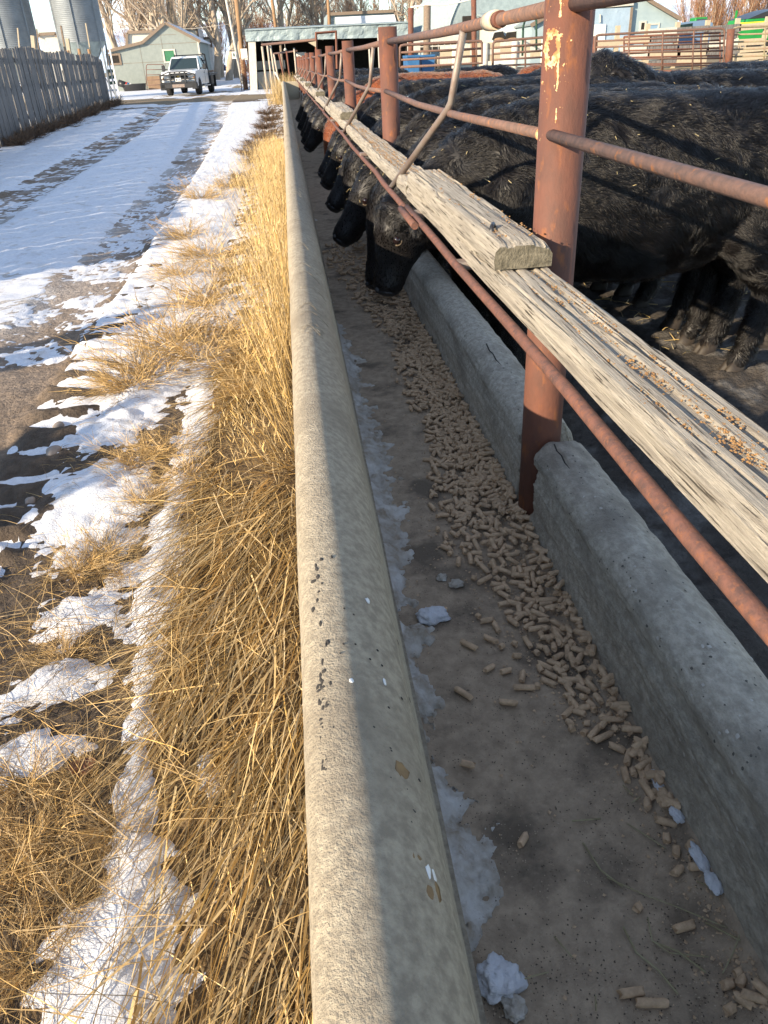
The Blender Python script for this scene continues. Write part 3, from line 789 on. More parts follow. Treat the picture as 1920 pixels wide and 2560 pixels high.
# ---------------------------------------------------------------- dirty snow left inside the trough
ice_px = [(790, 560), (800, 640), (830, 760), (905, 900), (925, 1000), (965, 1080), (1010, 1250), (1045, 1330), (1050, 1440), (1020, 1500), (1000, 1530), (1085, 1590), (1040, 1680), (1100, 1720), (1085, 1790), (1090, 1870), (1140, 1960), (1175, 2000), (1190, 2050), (1240, 2120), (1255, 2220), (1250, 2280), (1195, 2330), (1180, 2380), (1190, 2420)]
ie = [at_z(x, y, FLOOR) for x, y in ice_px]
iy = np.array([p.y for p in ie])[::-1]; ix = np.array([p.x for p in ie])[::-1]
xs = np.arange(.13, .42, .006); ys = np.concatenate([np.arange(.58, 3.2, .007), np.arange(3.2, 8, .03)])
IX, IY = np.meshgrid(xs, ys)
wid = np.interp(IY, iy, ix)
m = (wid - IX)/.05 + (fbm(IX*18, IY*18, 91, 4)-.5)*3.0 + (fbm(IX*60, IY*60, 92, 3)-.5)*1.2 - .3
hgt = np.clip(m, -1, 1.3)*.015 + (fbm(IX*30, IY*30, 93, 4)-.4)*.035*np.clip(m, 0, 1) + np.clip(.20 - IX, 0, .06)*.5*np.clip(m, 0, 1)
hgt = np.where(m > 0, hgt, -.012)
IZ = FLOOR - .004 + hgt
f_ = grid_faces(len(xs), len(ys)); f_ = f_[(m.ravel()[f_] > -.25).any(1)]
us = np.unique(f_); rm = np.full(IX.size, -1); rm[us] = np.arange(len(us))
tag(mesh_np('dirty_snow', np.stack([IX, IY, IZ], -1).reshape(-1, 3)[us], rm[f_], M_ICE), 'crusty dirty snow along the outer edge of the trough floor', 'snow', kind='stuff')
def snow_chunk(px, py, r, seed, label, flat=.55, m_=None):
    p = at_z(px, py, FLOOR)
    bm = bmesh.new(); bmesh.ops.create_icosphere(bm, subdivisions=4, radius=1)
    for v in bm.verts:
        d = mnoise.fractal(v.co*1.6 + Vector((seed, 0, 0)), 1, 2, 4)
        v.co *= 1 + .38*d + .12*mnoise.noise(v.co*6)
        v.co = Vector((v.co.x*r[0], v.co.y*r[1], max(-.3, v.co.z)*r[2]*flat + r[2]*.15))
    me = bpy.data.meshes.new('snow_chunk'); bm.to_mesh(me); bm.free(); me.materials.append(m_ or M_SNOW)
    for q in me.polygons: q.use_smooth = True
    o = bpy.data.objects.new('snow_chunk', me); COL.objects.link(o); o.location = on_floor(p.x, p.y)
    return tag(o, label, 'snow chunk', 'snow chunks on the trough floor')
snow_chunk(1080, 1545, (.042, .030, .035), 1.0, 'white snow lump with brown specks halfway along the trough')
snow_chunk(1250, 2455, (.034, .036, .040), 2.0, 'rounded dirty snow lump at the bottom edge of the photo')
snow_chunk(1285, 2520, (.02, .02, .02), 3.0, 'small crumbled snow lump below the rounded dirty lump', m_=M_ICE)
snow_chunk(1140, 1462, (.020, .016, .02), 4.0, 'little snow lump beside the foot of the pellet pile', m_=M_ICE)
snow_chunk(1105, 1445, (.014, .015, .016), 5.0, 'tiny snow lump left of the little lump by the pellets', m_=M_ICE)
snow_chunk(1650, 1965, (.010, .042, .010), 6.0, 'upper sliver of snow against the inner trough wall')
snow_chunk(1703, 2035, (.010, .020, .010), 7.0, 'short sliver of snow between two longer wall slivers')
snow_chunk(1760, 2145, (.011, .030, .010), 8.0, 'long sliver of snow below stray pellets at the inner wall')
snow_chunk(1800, 2205, (.012, .022, .010), 9.0, 'lowest sliver of snow against the inner trough wall')
# stems of hay on the trough floor
def floor_stem(pts_px, r, seed):
    pts = [Vector(on_floor(*at_z(780 + x*.6872, 1300 + y*.687, FLOOR)[:2])) + Vector((0, 0, .004 + .004*((i+seed) % 2))) for i, (x, y) in enumerate(pts_px)]
    c = pts[0].copy()
    o = MB().tube([p - c for p in pts], r, 5).build('hay_stem', mat('hay_stem', (.42, .38, .24), (.30, .26, .15), 30, .8))
    o.location = c
    return tag(o, 'thin grey-green hay stem lying on the trough floor', 'hay stem', 'hay stems on the trough floor')
for i, s in enumerate([[(985, 1180), (1050, 1285), (1130, 1340)], [(1070, 1310), (1200, 1365), (1330, 1420), (1510, 1490)], [(1220, 1450), (1235, 1540), (1300, 1580), (1440, 1600)], [(1130, 1490), (1180, 1580), (1260, 1650), (1330, 1730)], [(880, 1520), (945, 1600)], [(1490, 1660), (1530, 1580), (1555, 1520)], [(1240, 1540), (1330, 1580), (1430, 1650)], [(1145, 1115), (1210, 1150), (1285, 1205)], [(720, 1695), (800, 1670), (860, 1650)], [(945, 1105), (1050, 1092)], [(1130, 970), (1165, 1010)], [(1160, 1040), (1195, 1010)], [(1430, 1470), (1555, 1540)], [(1030, 1740), (1032, 1790)], [(1400, 1320), (1440, 1345)]]):
    floor_stem(s, .0012 if i % 3 else .0017, i)
# ---------------------------------------------------------------- cattle
def cap_tube(mb, p0, p1, r0, r1, sy=1.0, n=14):
    """a tapered limb with round ends; sy flattens it across the animal"""
    p0, p1 = Vector(p0), Vector(p1); d = p1 - p0; L = d.length; d.normalize()
    pts, rr = [], []
    for a in (-1, -.85, -.5, 0): pts.append(p0 + d*r0*a); rr.append(max(.004, r0*math.sqrt(max(0, 1 - a*a))))
    for a in (0, .5, .85, 1): pts.append(p1 + d*r1*a); rr.append(max(.004, r1*math.sqrt(max(0, 1 - a*a))))
    t = MB().tube(pts, rr, n)
    ax = (p0 + p1)/2
    mb.add([(v[0], ax.y + (v[1]-ax.y)*sy, v[2]) for v in t.v], t.f, True)
def ellring(c, ax, ry, rz, n=20):
    """ring across an axis in the animal's middle plane"""
    ax = Vector(ax).normalized(); up = Vector((0, 1, 0)).cross(ax).normalized()
    return [Vector(c) + Vector((0, 1, 0))*ry*math.cos(2*math.pi*k/n) + up*rz*math.sin(2*math.pi*k/n) for k in range(n)]

def cow_shapes(pose, leg_shift=0.0):
    mb = MB()
    secs = [(-.27, 1.00, .04, .08), (-.22, .99, .13, .22), (-.10, .97, .225, .35), (.08, .965, .285, .40), (.35, .94, .325, .42), (.65, .925, .345, .425), (.92, .95, .33, .395), (1.15, 1.0, .30, .345), (1.33, 1.03, .24, .28), (1.43, 1.05, .15, .19), (1.47, 1.06, .05, .07)]
    mb.loft([ellring((x, 0, z), (1, 0, 0), ry, rz) for x, z, ry, rz in secs])
    for s in (-1, 1):
        cap_tube(mb, (-.02, s*.19, .95), (.03, s*.20, .70), .17, .115, .75)
        cap_tube(mb, (.03, s*.185, .68), (-.015, s*.165, .36), .105, .07)
        cap_tube(mb, (-.015, s*.165, .36), (.005, s*.16, .13), .062, .055)
        cap_tube(mb, (.005, s*.16, .13), (-.03, s*.16, .07), .05, .055)
        cap_tube(mb, (1.22, s*.17, 1.02), (1.10, s*.21, .74), .22, .15, .8)
        cap_tube(mb, (1.12, s*.20, .72), (1.29, s*.175, .47), .13, .075)
        cap_tube(mb, (1.29, s*.175, .46), (1.235, s*.165, .14), .068, .056)
        cap_tube(mb, (1.235, s*.165, .14), (1.20, s*.165, .07), .05, .056)
    cap_tube(mb, (1.45, 0, 1.22), (1.50, 0, .95), .035, .024); cap_tube(mb, (1.50, 0, .95), (1.49, 0, .55), .022, .030)
    cap_tube(mb, (1.49, 0, .55), (1.48, 0, .38), .045, .012)
    if pose == 'eat':
        neck = [(-.05, 1.03, .20, .30), (-.25, .985, .165, .24), (-.42, .895, .135, .165), (-.55, .85, .115, .135)]
        poll, muzz = Vector((-.61, 0, .935)), Vector((-.70, 0, .535))
    elif pose == 'out':
        neck = [(-.05, 1.03, .20, .30), (-.25, .985, .165, .24), (-.42, .90, .135, .165), (-.55, .86, .115, .135)]
        poll, muzz = Vector((-.60, 0, .93)), Vector((-.87, 0, .55))
    elif pose == 'deep':
        neck = [(-.05, 1.00, .20, .30), (-.25, .96, .165, .24), (-.42, .87, .135, .17), (-.55, .82, .115, .14)]
        poll, muzz = Vector((-.60, 0, .87)), Vector((-.70, 0, .37))
    elif pose == 'up':
        neck = [(-.05, 1.08, .20, .30), (-.25, 1.20, .155, .22), (-.42, 1.32, .125, .175), (-.54, 1.40, .11, .14)]
        poll, muzz = Vector((-.55, 0, 1.475)), Vector((-1.0, 0, 1.22))
    else:   # head low, near the ground
        neck = [(-.05, .98, .20, .29), (-.25, .90, .16, .23), (-.42, .76, .13, .18), (-.55, .62, .11, .14)]
        poll, muzz = Vector((-.60, 0, .64)), Vector((-.78, 0, .14))
    nx = [Vector((x, 0, z)) for x, z, *_ in neck]
    rings = []
    for i, (x, z, ry, rz) in enumerate(neck):
        t = (nx[min(i+1, 3)] - nx[max(i-1, 0)])
        rings.append(ellring((x, 0, z), -t, ry, rz))
    mb.loft(rings)
    ax = (muzz - poll); HL = ax.length; ax.normalize()
    back = Vector((0, 1, 0)).cross(ax)           # from the face towards the throat
    if back.x < 0: back = -back
    def hp(t, b): return poll + ax*HL*t + back*b
    #  along the head: width, depth, offset of the centre towards the throat
    hs = [(-.10, .055, .05, .03), (-.04, .092, .085, .04), (.08, .108, .105, .055), (.24, .112, .118, .068), (.36, .105, .118, .075), (.50, .082, .102, .072), (.66, .068, .082, .062), (.80, .070, .074, .055), (.90, .076, .070, .052), (.98, .070, .060, .050), (1.03, .045, .038, .048)]
    mb.loft([ellring(hp(t, b), ax, ry*1.10, rz*1.14) for t, ry, rz, b in hs])
    cap_tube(mb, hp(.18, .15), hp(.45, .13), .075, .055, .9)       # jaw angle
    for s in (-1, 1):                                           # brow and ears
        cap_tube(mb, hp(.28, .0) + Vector((0, s*.078, 0)), hp(.34, .02) + Vector((0, s*.088, 0)), .034, .026)
        e0 = hp(.02, .075) + Vector((0, s*.085, 0))
        e1 = e0 + Vector((0, s*.10, .015)) + back*.02; e2 = e0 + Vector((0, s*.205, -.045)) + back*.03
        rg = []
        for q, w, th in ((e0, .026, .022), (e0.lerp(e1, .6), .045, .020), (e1, .058, .017), (e1.lerp(e2, .55), .052, .014), (e2, .018, .010)):
            a = (e2 - e0).normalized(); wv = (ax - a*ax.dot(a)).normalized(); tv = a.cross(wv)
            rg.append([q + wv*w*math.cos(2*math.pi*k/12) + tv*th*math.sin(2*math.pi*k/12) for k in range(12)])
        mb.loft(rg)
    info = dict(poll=poll, muzz=muzz, ax=ax, back=back, hp=hp, HL=HL)
    return mb, info

def remesh(mb, voxel, smooth_it):
    me = bpy.data.meshes.new('tmp'); me.from_pydata(mb.v, [], mb.f); me.update()
    o = bpy.data.objects.new('tmp', me); COL.objects.link(o)
    r = o.modifiers.new('r', 'REMESH'); r.mode = 'VOXEL'; r.voxel_size = voxel
    s = o.modifiers.new('s', 'SMOOTH'); s.factor = .5; s.iterations = smooth_it
    dg = bpy.context.evaluated_depsgraph_get(); dg.update()
    out = bpy.data.meshes.new_from_object(o.evaluated_get(dg))
    bpy.data.objects.remove(o); bpy.data.meshes.remove(me)
    for p in out.polygons: p.use_smooth = True
    return out

def mesh_arrays(me):
    n = len(me.vertices); V = np.empty(n*3, np.float32); me.vertices.foreach_get('co', V); V = V.reshape(-1, 3)
    me.calc_loop_triangles(); T = np.empty(len(me.loop_triangles)*3, np.int32); me.loop_triangles.foreach_get('vertices', T)
    return V, T.reshape(-1, 3)
def make_fur(name, me, info, count, seed, mat_, length=.034, rad=.00055):
    rng = np.random.default_rng(seed)
    V, T = mesh_arrays(me)
    a, b, c = V[T[:, 0]], V[T[:, 1]], V[T[:, 2]]
    cr = np.cross(b-a, c-a); ar = np.linalg.norm(cr, axis=1); N = cr/(ar[:, None]+1e-12)
    k = rng.choice(len(T), count, p=ar/ar.sum())
    u, v = rng.random(count), rng.random(count); fl_ = u+v > 1; u[fl_], v[fl_] = 1-u[fl_], 1-v[fl_]
    P = a[k] + (b[k]-a[k])*u[:, None] + (c[k]-a[k])*v[:, None]; n = N[k]
    poll, ax, HL = np.array(info['poll']), np.array(info['ax']), info['HL']
    th = ((P - poll) @ ax)/HL
    onhead = (P[:, 0] < poll[0] + .16) & (th > -.12) & (np.linalg.norm(P - (poll + np.outer(np.clip(th, 0, 1), ax)*HL), axis=1) < .21) & (np.abs(P[:, 1]) < .16)
    face = onhead & (th > .22)
    nose = onhead & (th > .97)
    keep = ~nose & (P[:, 2] > .09); P, n, th, onhead, face = P[keep], n[keep], th[keep], onhead[keep], face[keep]
    m = len(P)
    flow = np.tile(np.array([.75, 0, -.65]), (m, 1))
    legs = P[:, 2] < .55; flow[legs] = [.15, 0, -1]
    flow[face] = -ax*.9; flow[onhead & ~face] = [.5, 0, .3]
    s = 7.0
    sw = np.stack([fbm(P[:, 0]*s + P[:, 1]*3, P[:, 2]*s, seed+i, 3)-.5 for i in range(3)], 1)
    s2 = np.stack([vnoise(P[:, 0]*26 + P[:, 1]*14, P[:, 2]*26 + P[:, 1]*9, seed+i+9)-.5 for i in range(3)], 1)
    swirl = np.where(face, .35, 1.0)[:, None]
    flow = flow + (sw*3.2 + s2*1.1)*swirl + rng.normal(0, .12, (m, 3))
    flow -= n*(flow*n).sum(1)[:, None]; flow /= np.linalg.norm(flow, axis=1)[:, None] + 1e-9
    L = length*rng.uniform(.6, 1.25, m)*np.where(face, .30, np.where(onhead, .8, np.where(legs, .85, 1.0)))*(.7 + .7*fbm(P[:, 0]*9, P[:, 2]*9 + P[:, 1]*5, seed+30, 2))
    lift = rng.uniform(.25, .8, m)*np.where(face, .8, 1)
    curl = (vnoise(P[:, 0]*18, P[:, 2]*18 + P[:, 1]*7, seed+40)-.5)*1.2
    side = np.cross(n, flow)
    pts = np.empty((m, 4, 3), np.float32)
    for j, t in enumerate((0, .35, .7, 1.0)):
        pts[:, j] = P + flow*(L*t)[:, None] + n*(L*lift*(t - .55*t*t))[:, None] + side*(L*curl*t*t)[:, None]
    cv = bpy.data.hair_curves.new(name); cv.add_curves([4]*m)
    cv.attributes['position'].data.foreach_set('vector', pts.ravel())
    ra = cv.attributes.get('radius') or cv.attributes.new('radius', 'FLOAT', 'POINT')
    r = np.tile(np.array([1.0, .9, .7, .25], np.float32)*rad, (m, 1)); ra.data.foreach_set('value', r.ravel())
    cv.materials.append(mat_)
    return cv, (P, n, flow)

def hair_mat(name, color, rough=.28):
    m = bpy.data.materials.new(name); m.use_nodes = True; N, L = m.node_tree.nodes, m.node_tree.links
    N.clear(); o = N.new('ShaderNodeOutputMaterial'); h = N.new('ShaderNodeBsdfHairPrincipled')
    h.parametrization = 'COLOR'; h.inputs['Color'].default_value = (*color, 1)
    h.inputs['Roughness'].default_value = rough; h.inputs['Radial Roughness'].default_value = .4; h.inputs['IOR'].default_value = 1.40
    if 'Random Roughness' in h.inputs: h.inputs['Random Roughness'].default_value = .3
    L.new(h.outputs[0], o.inputs['Surface']); return m
M_FUR = hair_mat('black_fur', (.004, .0035, .0035), .22); M_FURBROWN = hair_mat('brown_tipped_fur', (.035, .018, .012)); M_FURRED = hair_mat('red_fur', (.22, .055, .02), .4)

def make_cow(pose, voxel, furcount, seed, name, red=False, furlen=.034, rad=.0006):
    shp, info = cow_shapes(pose)
    me = remesh(shp, voxel, 5 if voxel < .022 else 3); me.name = name; me.materials.append(M_REDCOAT if red else M_COAT)
    root = link(bpy.data.objects.new(name, me))
    hp = info['hp']; ax, back = info['ax'], info['back']
    for s in (-1, 1):
        MB().ball(hp(.33, .045) + Vector((0, s*.106, 0)), (.021, .019, .021), 12, 8).build('eye', M_EYE, root)
        lid = MB()
        c = hp(.335, .047) + Vector((0, s*.114, 0))
        pts = [c + ax*.023*math.cos(a) + back*.020*math.sin(a) + Vector((0, -s*.006*abs(math.cos(a)), 0)) for a in np.linspace(-.3, math.pi*.9, 8)]
        lid.tube(pts, .0042, 6).build('eyelid', M_LID, root)
    nb = MB(); nb.loft([ellring(hp(t, b), ax, ry, rz, 24) for t, ry, rz, b in ((.955, .072, .056, .050), (.985, .075, .064, .050), (1.03, .054, .048, .048), (1.05, .012, .010, .047))])
    for s in (-1, 1):
        nb.ball(hp(.975, .0) + Vector((0, s*.046, 0)), (.016, .014, .016), 10, 6)
    nb.build('nose', M_NOSE, root)
    for s in (-1, 1):
        for x in (-.035, 1.195):
            h = MB()
            for q in (-1, 1):
                h.loft([[Vector((x + .058*math.cos(a) - (.016 if zz < .03 else 0), s*.162 + q*.026 + .027*math.sin(a), zz)) for a in np.linspace(0, 2*math.pi, 12, endpoint=False)] if zz < .02 else [Vector((x + .01 + .044*math.cos(a), s*.162 + q*.024 + .024*math.sin(a), zz)) for a in np.linspace(0, 2*math.pi, 12, endpoint=False)] for zz in (0.0, .015, .085)])
            h.build('hoof', M_HOOF, root)
    if furcount:
        cv, _ = make_fur('coat', me, info, furcount, seed, M_FURRED if red else M_FUR, furlen, rad)
        link(bpy.data.objects.new('coat', cv), root)
    return root

CHAFF = []
def chaff_on(root, n, seed, zlo=1.0, zhi=2.0, name='chaff', xr=None):
    """bits of hay caught in the coat, one small mesh under the animal"""
    me = root.data; V, T = mesh_arrays(me); rng = np.random.default_rng(seed)
    cen = V[T].mean(1); ok = (cen[:, 2] > zlo) & (cen[:, 2] < zhi)
    if xr: ok &= (cen[:, 0] > xr[0]) & (cen[:, 0] < xr[1])
    idx = np.where(ok)[0]; k = rng.choice(idx, n)
    cr = np.cross(V[T[k, 1]]-V[T[k, 0]], V[T[k, 2]]-V[T[k, 0]]); nn = cr/(np.linalg.norm(cr, axis=1)[:, None]+1e-9)
    b = MB()
    for i in range(n):
        p = Vector(cen[k[i]]) + Vector(nn[i])*rng.uniform(.012, .026); d = Vector(rng.normal(0, 1, 3)); nv = Vector(nn[i]); d = (d - nv*d.dot(nv)*.7).normalized()
        L = rng.uniform(.004, .012)*(3.0 if rng.random() < .10 else 1)
        b.bar(p - d*L, p + d*L, .0020, .0012, nn[i])
    o = b.build(name, mat('hay_chaff', (.52, .42, .22), (.38, .30, .15), 20, .8), root); o['kind'] = 'stuff'
    return o

cow_near = make_cow('eat', .0165, 120000, 301, 'black_cow', furlen=.042, rad=.0007)
cow_deep = make_cow('deep', .019, 70000, 306, 'black_cow', furlen=.044, rad=.0009)
cow_mid = make_cow('out', .019, 70000, 302, 'black_cow', furlen=.044, rad=.0009)
cow_far = make_cow('out', .028, 22000, 303, 'black_cow', furlen=.05, rad=.0018)
cow_up = make_cow('up', .022, 55000, 304, 'black_cow', furlen=.044, rad=.0010)
cow_red = make_cow('deep', .026, 26000, 305, 'red_cow', red=True, furlen=.046, rad=.0016)
for r_, n_ in ((cow_near, 75), (cow_mid, 60), (cow_deep, 50), (cow_far, 30), (cow_up, 45)):
    chaff_on(r_, n_, 5)
chaff_on(cow_near, 26, 9, .45, .75, 'leg_chaff', (-.2, .2)); chaff_on(cow_mid, 70, 12, .7, 1.05, 'head_chaff', (-1, -.5))
def place_cow(o, x, y, deg, label, group='black cattle crowding the feed bunk', s=1.0, z=None):
    o.location = (x, y, float(terrain(x, y)) if z is None else z); o.rotation_euler = (0, 0, math.radians(deg)); o.scale = (s, s, s)
    return tag(o, label, 'cow', group)
# the animals with their heads through the fence, in order from the camera
place_cow(cow_near, 1.07, 3.88, -2, 'nearest black cow, its shining eye below the lower guard pipe', s=1.0)
place_cow(cow_deep, 1.08, 4.55, -11, 'second black cow along the bunk, muzzle deep in the shaded trough', s=1.0)
place_cow(cow_mid, 1.10, 5.20, -3, 'third black cow along the bunk, sunlit nose pointing out over the feed', s=1.0)
place_cow(copy_tree(cow_deep), 1.05, 5.95, -14, 'fourth black cow along the bunk with chaff on its lowered face', s=1.02)
place_cow(copy_tree(cow_mid), 1.10, 6.75, 9, 'fifth black cow along the bunk, just before the second timber block', s=.98)
place_cow(copy_tree(cow_mid), 1.12, 7.7, -12, 'sixth black cow along the bunk, under the second timber block', s=1.0)
ordn = ['seventh', 'eighth', 'ninth', 'tenth', 'eleventh', 'twelfth', 'thirteenth', 'fourteenth']
for i, y in enumerate((8.7, 10.2, 11.4, 12.6, 14.0, 15.6, 17.4, 19.6)):
    if i == 1: continue
    o = cow_far if i == 0 else copy_tree(cow_far)
    place_cow(o, 1.06 + random.uniform(-.05, .08), y, random.uniform(-9, 6), 'black cow, %s animal along the bunk from the camera' % ordn[i], s=random.uniform(.95, 1.03))
place_cow(cow_red, 1.10, 9.9, -5, 'red-brown cow feeding among the black cows beyond the third post', 'red cattle among the black ones', 1.02)
place_cow(copy_tree(cow_red), 3.6, 12.6, 20, 'red-brown cow standing behind the row of feeding cows', 'red cattle among the black ones', 1.0)
# animals standing behind
place_cow(cow_up, 2.75, 6.0, 12, 'black cow with raised head and ear beside the near post')
place_cow(copy_tree(cow_up), 3.5, 7.75, -12, 'black cow facing left with its head level behind the feeding row', s=.97)
place_cow(copy_tree(cow_up), 3.1, 9.9, 200, 'black cow with rump to the bunk standing behind the feeding row', s=.97)
place_cow(copy_tree(cow_mid), 4.1, 4.6, 205, 'black cow at the right edge with only its rump showing', s=1.0)
place_cow(copy_tree(cow_far), 3.4, 11.2, 15, 'black cow in the second row beyond the third post', s=1.0)
place_cow(copy_tree(cow_far), 3.7, 14.4, 190, 'farthest black cow standing back from the bunk', s=1.0)
place_cow(copy_tree(cow_far), 4.6, 9.0, 30, 'black cow standing deep in the pen behind two others', s=.98)
# ---------------------------------------------------------------- windbreak fence on the left
def fence_x(Y): return float(np.interp(Y, [-6, 22.7, 49.4], [-5.55, -7.45, -9.65]))
wb = empty('board_fence', (fence_x(36), 36, 0), 0, 'tall grey windbreak fence of upright weathered boards beside the lane', 'fence')
w0 = Vector(wb.location)
def board(mb, x, y, w, z0, z1, lean=0.0, th=.022, rot=0.0, seed=0):
    rng = random.Random(seed)
    n = 4; pts = []
    dx, dy = -math.sin(rot), math.cos(rot)
    for i in range(n+1):
        t = i/n; z = z0 + (z1-z0)*t; wob = rng.uniform(-.006, .006)
        ww = w*(1 + rng.uniform(-.08, .05))*(1 if i < n else rng.uniform(.75, 1))
        c = Vector((x + wob*.5, y + lean*(z-z0) + wob, z))
        pts.append([c + Vector((sx*th/2, sy*ww/2, 0)) for sx, sy in ((-1, -1), (1, -1), (1, 1), (-1, 1))])
    mb.loft(pts, smooth=False)
brng = random.Random(3)
y = 20.6; nb = 0
holes = {33.4: (1.0, 1.95), 34.6: (.75, 1.95), 35.3: (.6, 1.95), 38.2: (.9, 1.9), 39.6: (1.1, 1.95)}
while y < 49.4:
    w = brng.uniform(.10, .165)
    x = fence_x(y) + brng.uniform(-.02, .03)
    top = 2.32 + .05*math.sin(y*.9) + brng.uniform(-.03, .03) - (.25 if y > 47.5 else 0)*((y-47.5)/2)
    mb = MB()
    hole = next((h for hy, h in holes.items() if abs(hy - y) < .16), None)
    if hole:
        board(mb, 0, 0, w, -.05, hole[0]*brng.uniform(.6, 1.1), brng.uniform(-.02, .02), seed=nb)
        if brng.random() < .6: board(mb, .0, 0, w, hole[1], top, 0, seed=nb+1)
    elif brng.random() < .04: board(mb, 0, 0, w*.6, -.05, top*brng.uniform(.7, 1), brng.uniform(-.03, .03), seed=nb)
    else: board(mb, 0, 0, w, -.05, top, brng.uniform(-.014, .014), seed=nb)
    o = mb.build('board', M_BOARD, wb); o.location = Vector((x, y, 0)) - w0
    y += w + brng.choice([-.004, -.002, .002, .004, .008, .016, .032]); nb += 1
# the part of the same fence that runs on past the left edge of the frame
mb = MB(); y = 20.5
while y > -.6:
    w = brng.uniform(.12, .18)
    gap = 2.35 < y < 4.55
    top = 2.2 + brng.uniform(-.06, .06)
    if gap: top = 1.45 + brng.uniform(-.12, .12)
    if not (.35 < y < 1.75): board(mb, fence_x(y) + brng.uniform(-.02, .03) - w0.x, y - w0.y, w, -.05, top, brng.uniform(-.012, .012), seed=nb)
    y -= w - .006; nb += 1
mb.build('board_run', M_BOARD, wb)['kind'] = 'stuff'
for z in (.5, 1.25, 2.0):
    b = MB()
    for a, c in ((-.6, .35), (1.8, 2.3), (4.6, 20.5), (20.5, 35), (35, 49.4)):
        if z > 1.5 or True: b.bar(Vector((fence_x(a) - .06, a, z)) - w0, Vector((fence_x(c) - .06, c, z)) - w0, .14, .05, (1, 0, 0))
    b.build('fence_rail', M_BOARD, wb)
for yy in (21.5, 25, 28.5, 32, 35.5, 39, 42.5, 46, 49.2):
    MB().tube([Vector((fence_x(yy) - .16, yy, -.2)) - w0, Vector((fence_x(yy) - .16, yy, 2.35 + .25*math.sin(yy*7))) - w0], .07, 9).build('fence_post', M_POLE, wb)
def leaning(name, pxb, pxt, Y, w, m, label, cat='stake', g=None):
    a, b = at_y(*pxb, Y), at_y(*pxt, Y)
    c = Vector((a.x, a.y, float(terrain(a.x, a.y)))) 
    o = MB().bar((0, 0, 0), b - c, w, w*.6).build(name, m, None, c)
    return tag(o, label, cat, g)
leaning('wooden_stake', (57, 250), (44, 70), 50.5, .10, M_RAWBOARD, 'pale stake sticking up behind the fence before the left bin', g='stakes rising behind the board fence')
leaning('wooden_stake', (105, 250), (92, 72), 50.8, .09, M_TRIM, 'brown stake between the two grain bins behind the fence', g='stakes rising behind the board fence')
leaning('wooden_stake', (185, 250), (152, 64), 51.2, .14, M_TRIM, 'dark broad stake left in front of the right grain bin', g='stakes rising behind the board fence')
leaning('wooden_stake', (246, 250), (214, 58), 51.5, .10, M_RAWBOARD, 'pale stake right in front of the right grain bin', g='stakes rising behind the board fence')
leaning('wooden_plank', (192, 250), (168, 96), 50.6, .28, M_RAWBOARD, 'broad pale plank standing behind the fence top', 'plank')
leaning('wooden_stump', (95, 250), (82, 89), 50.2, .30, M_RAWBOARD, 'thick cut log post above the fence beside the left bin', 'post')
leaning('white_pole', (295, 226), (258, 45), 58.5, .13, M_WHITEP, 'leaning white pole at the far end of the board fence', 'pole')
leaning('white_pole', (276, 229), (262, 150), 52.5, .09, M_OLDWHITE, 'short white prop between the board fence and leaning pole', 'pole')

# ---------------------------------------------------------------- grain bins
def bin_(px, Y, D, zbot, label):
    c = at_y(px, 100, Y); R = D/2
    r = empty('grain_bin', (c.x, Y, 0), 0, label, 'grain bin')
    rings = []; n = 40
    zz = zbot
    while zz < zbot + 4.6:
        for dz, dr in ((0, 0), (.03, .016), (.06, 0), (.075, -.004)):
            rings.append([Vector(((R+dr)*math.cos(2*math.pi*k/n), (R+dr)*math.sin(2*math.pi*k/n), zz + dz)) for k in range(n)])
        zz += .10
    MB().loft(rings, caps=False).build('bin_wall', M_GALV, r)
    MB().loft([[Vector((q*math.cos(2*math.pi*k/n), q*math.sin(2*math.pi*k/n), z)) for k in range(n)] for q, z in ((R*.14, zbot - 1.75), (R, zbot), (R+.02, zbot+.01))], smooth=False).build('hopper', M_TIN, r)
    MB().loft([[Vector((q*math.cos(2*math.pi*k/n), q*math.sin(2*math.pi*k/n), z)) for k in range(n)] for q, z in ((R+.05, zbot+4.6), (.25, zbot+5.7), (.2, zbot+5.8))], smooth=False).build('bin_roof', M_GALV, r)
    for k in range(6):
        a = 2*math.pi*(k+.5)/6
        MB().bar(((R+.03)*math.cos(a), (R+.03)*math.sin(a), 0), ((R+.03)*math.cos(a), (R+.03)*math.sin(a), zbot+4.5), .09, .09).build('leg', M_GALV, r)
    b = MB()
    for k in range(6):
        a, a2 = 2*math.pi*(k+.5)/6, 2*math.pi*(k+1.5)/6
        b.bar((R*math.cos(a), R*math.sin(a), .2), (R*math.cos(a2), R*math.sin(a2), zbot - .3), .05, .03)
    b.build('cross_brace', M_BLACK, r)
    return r
bin_(28, 60, 3.2, 3.12, 'left galvanised hopper grain bin cut off by the frame edge')
bin_(205, 60.5, 2.95, 3.30, 'right galvanised hopper grain bin between left bin and grey house')

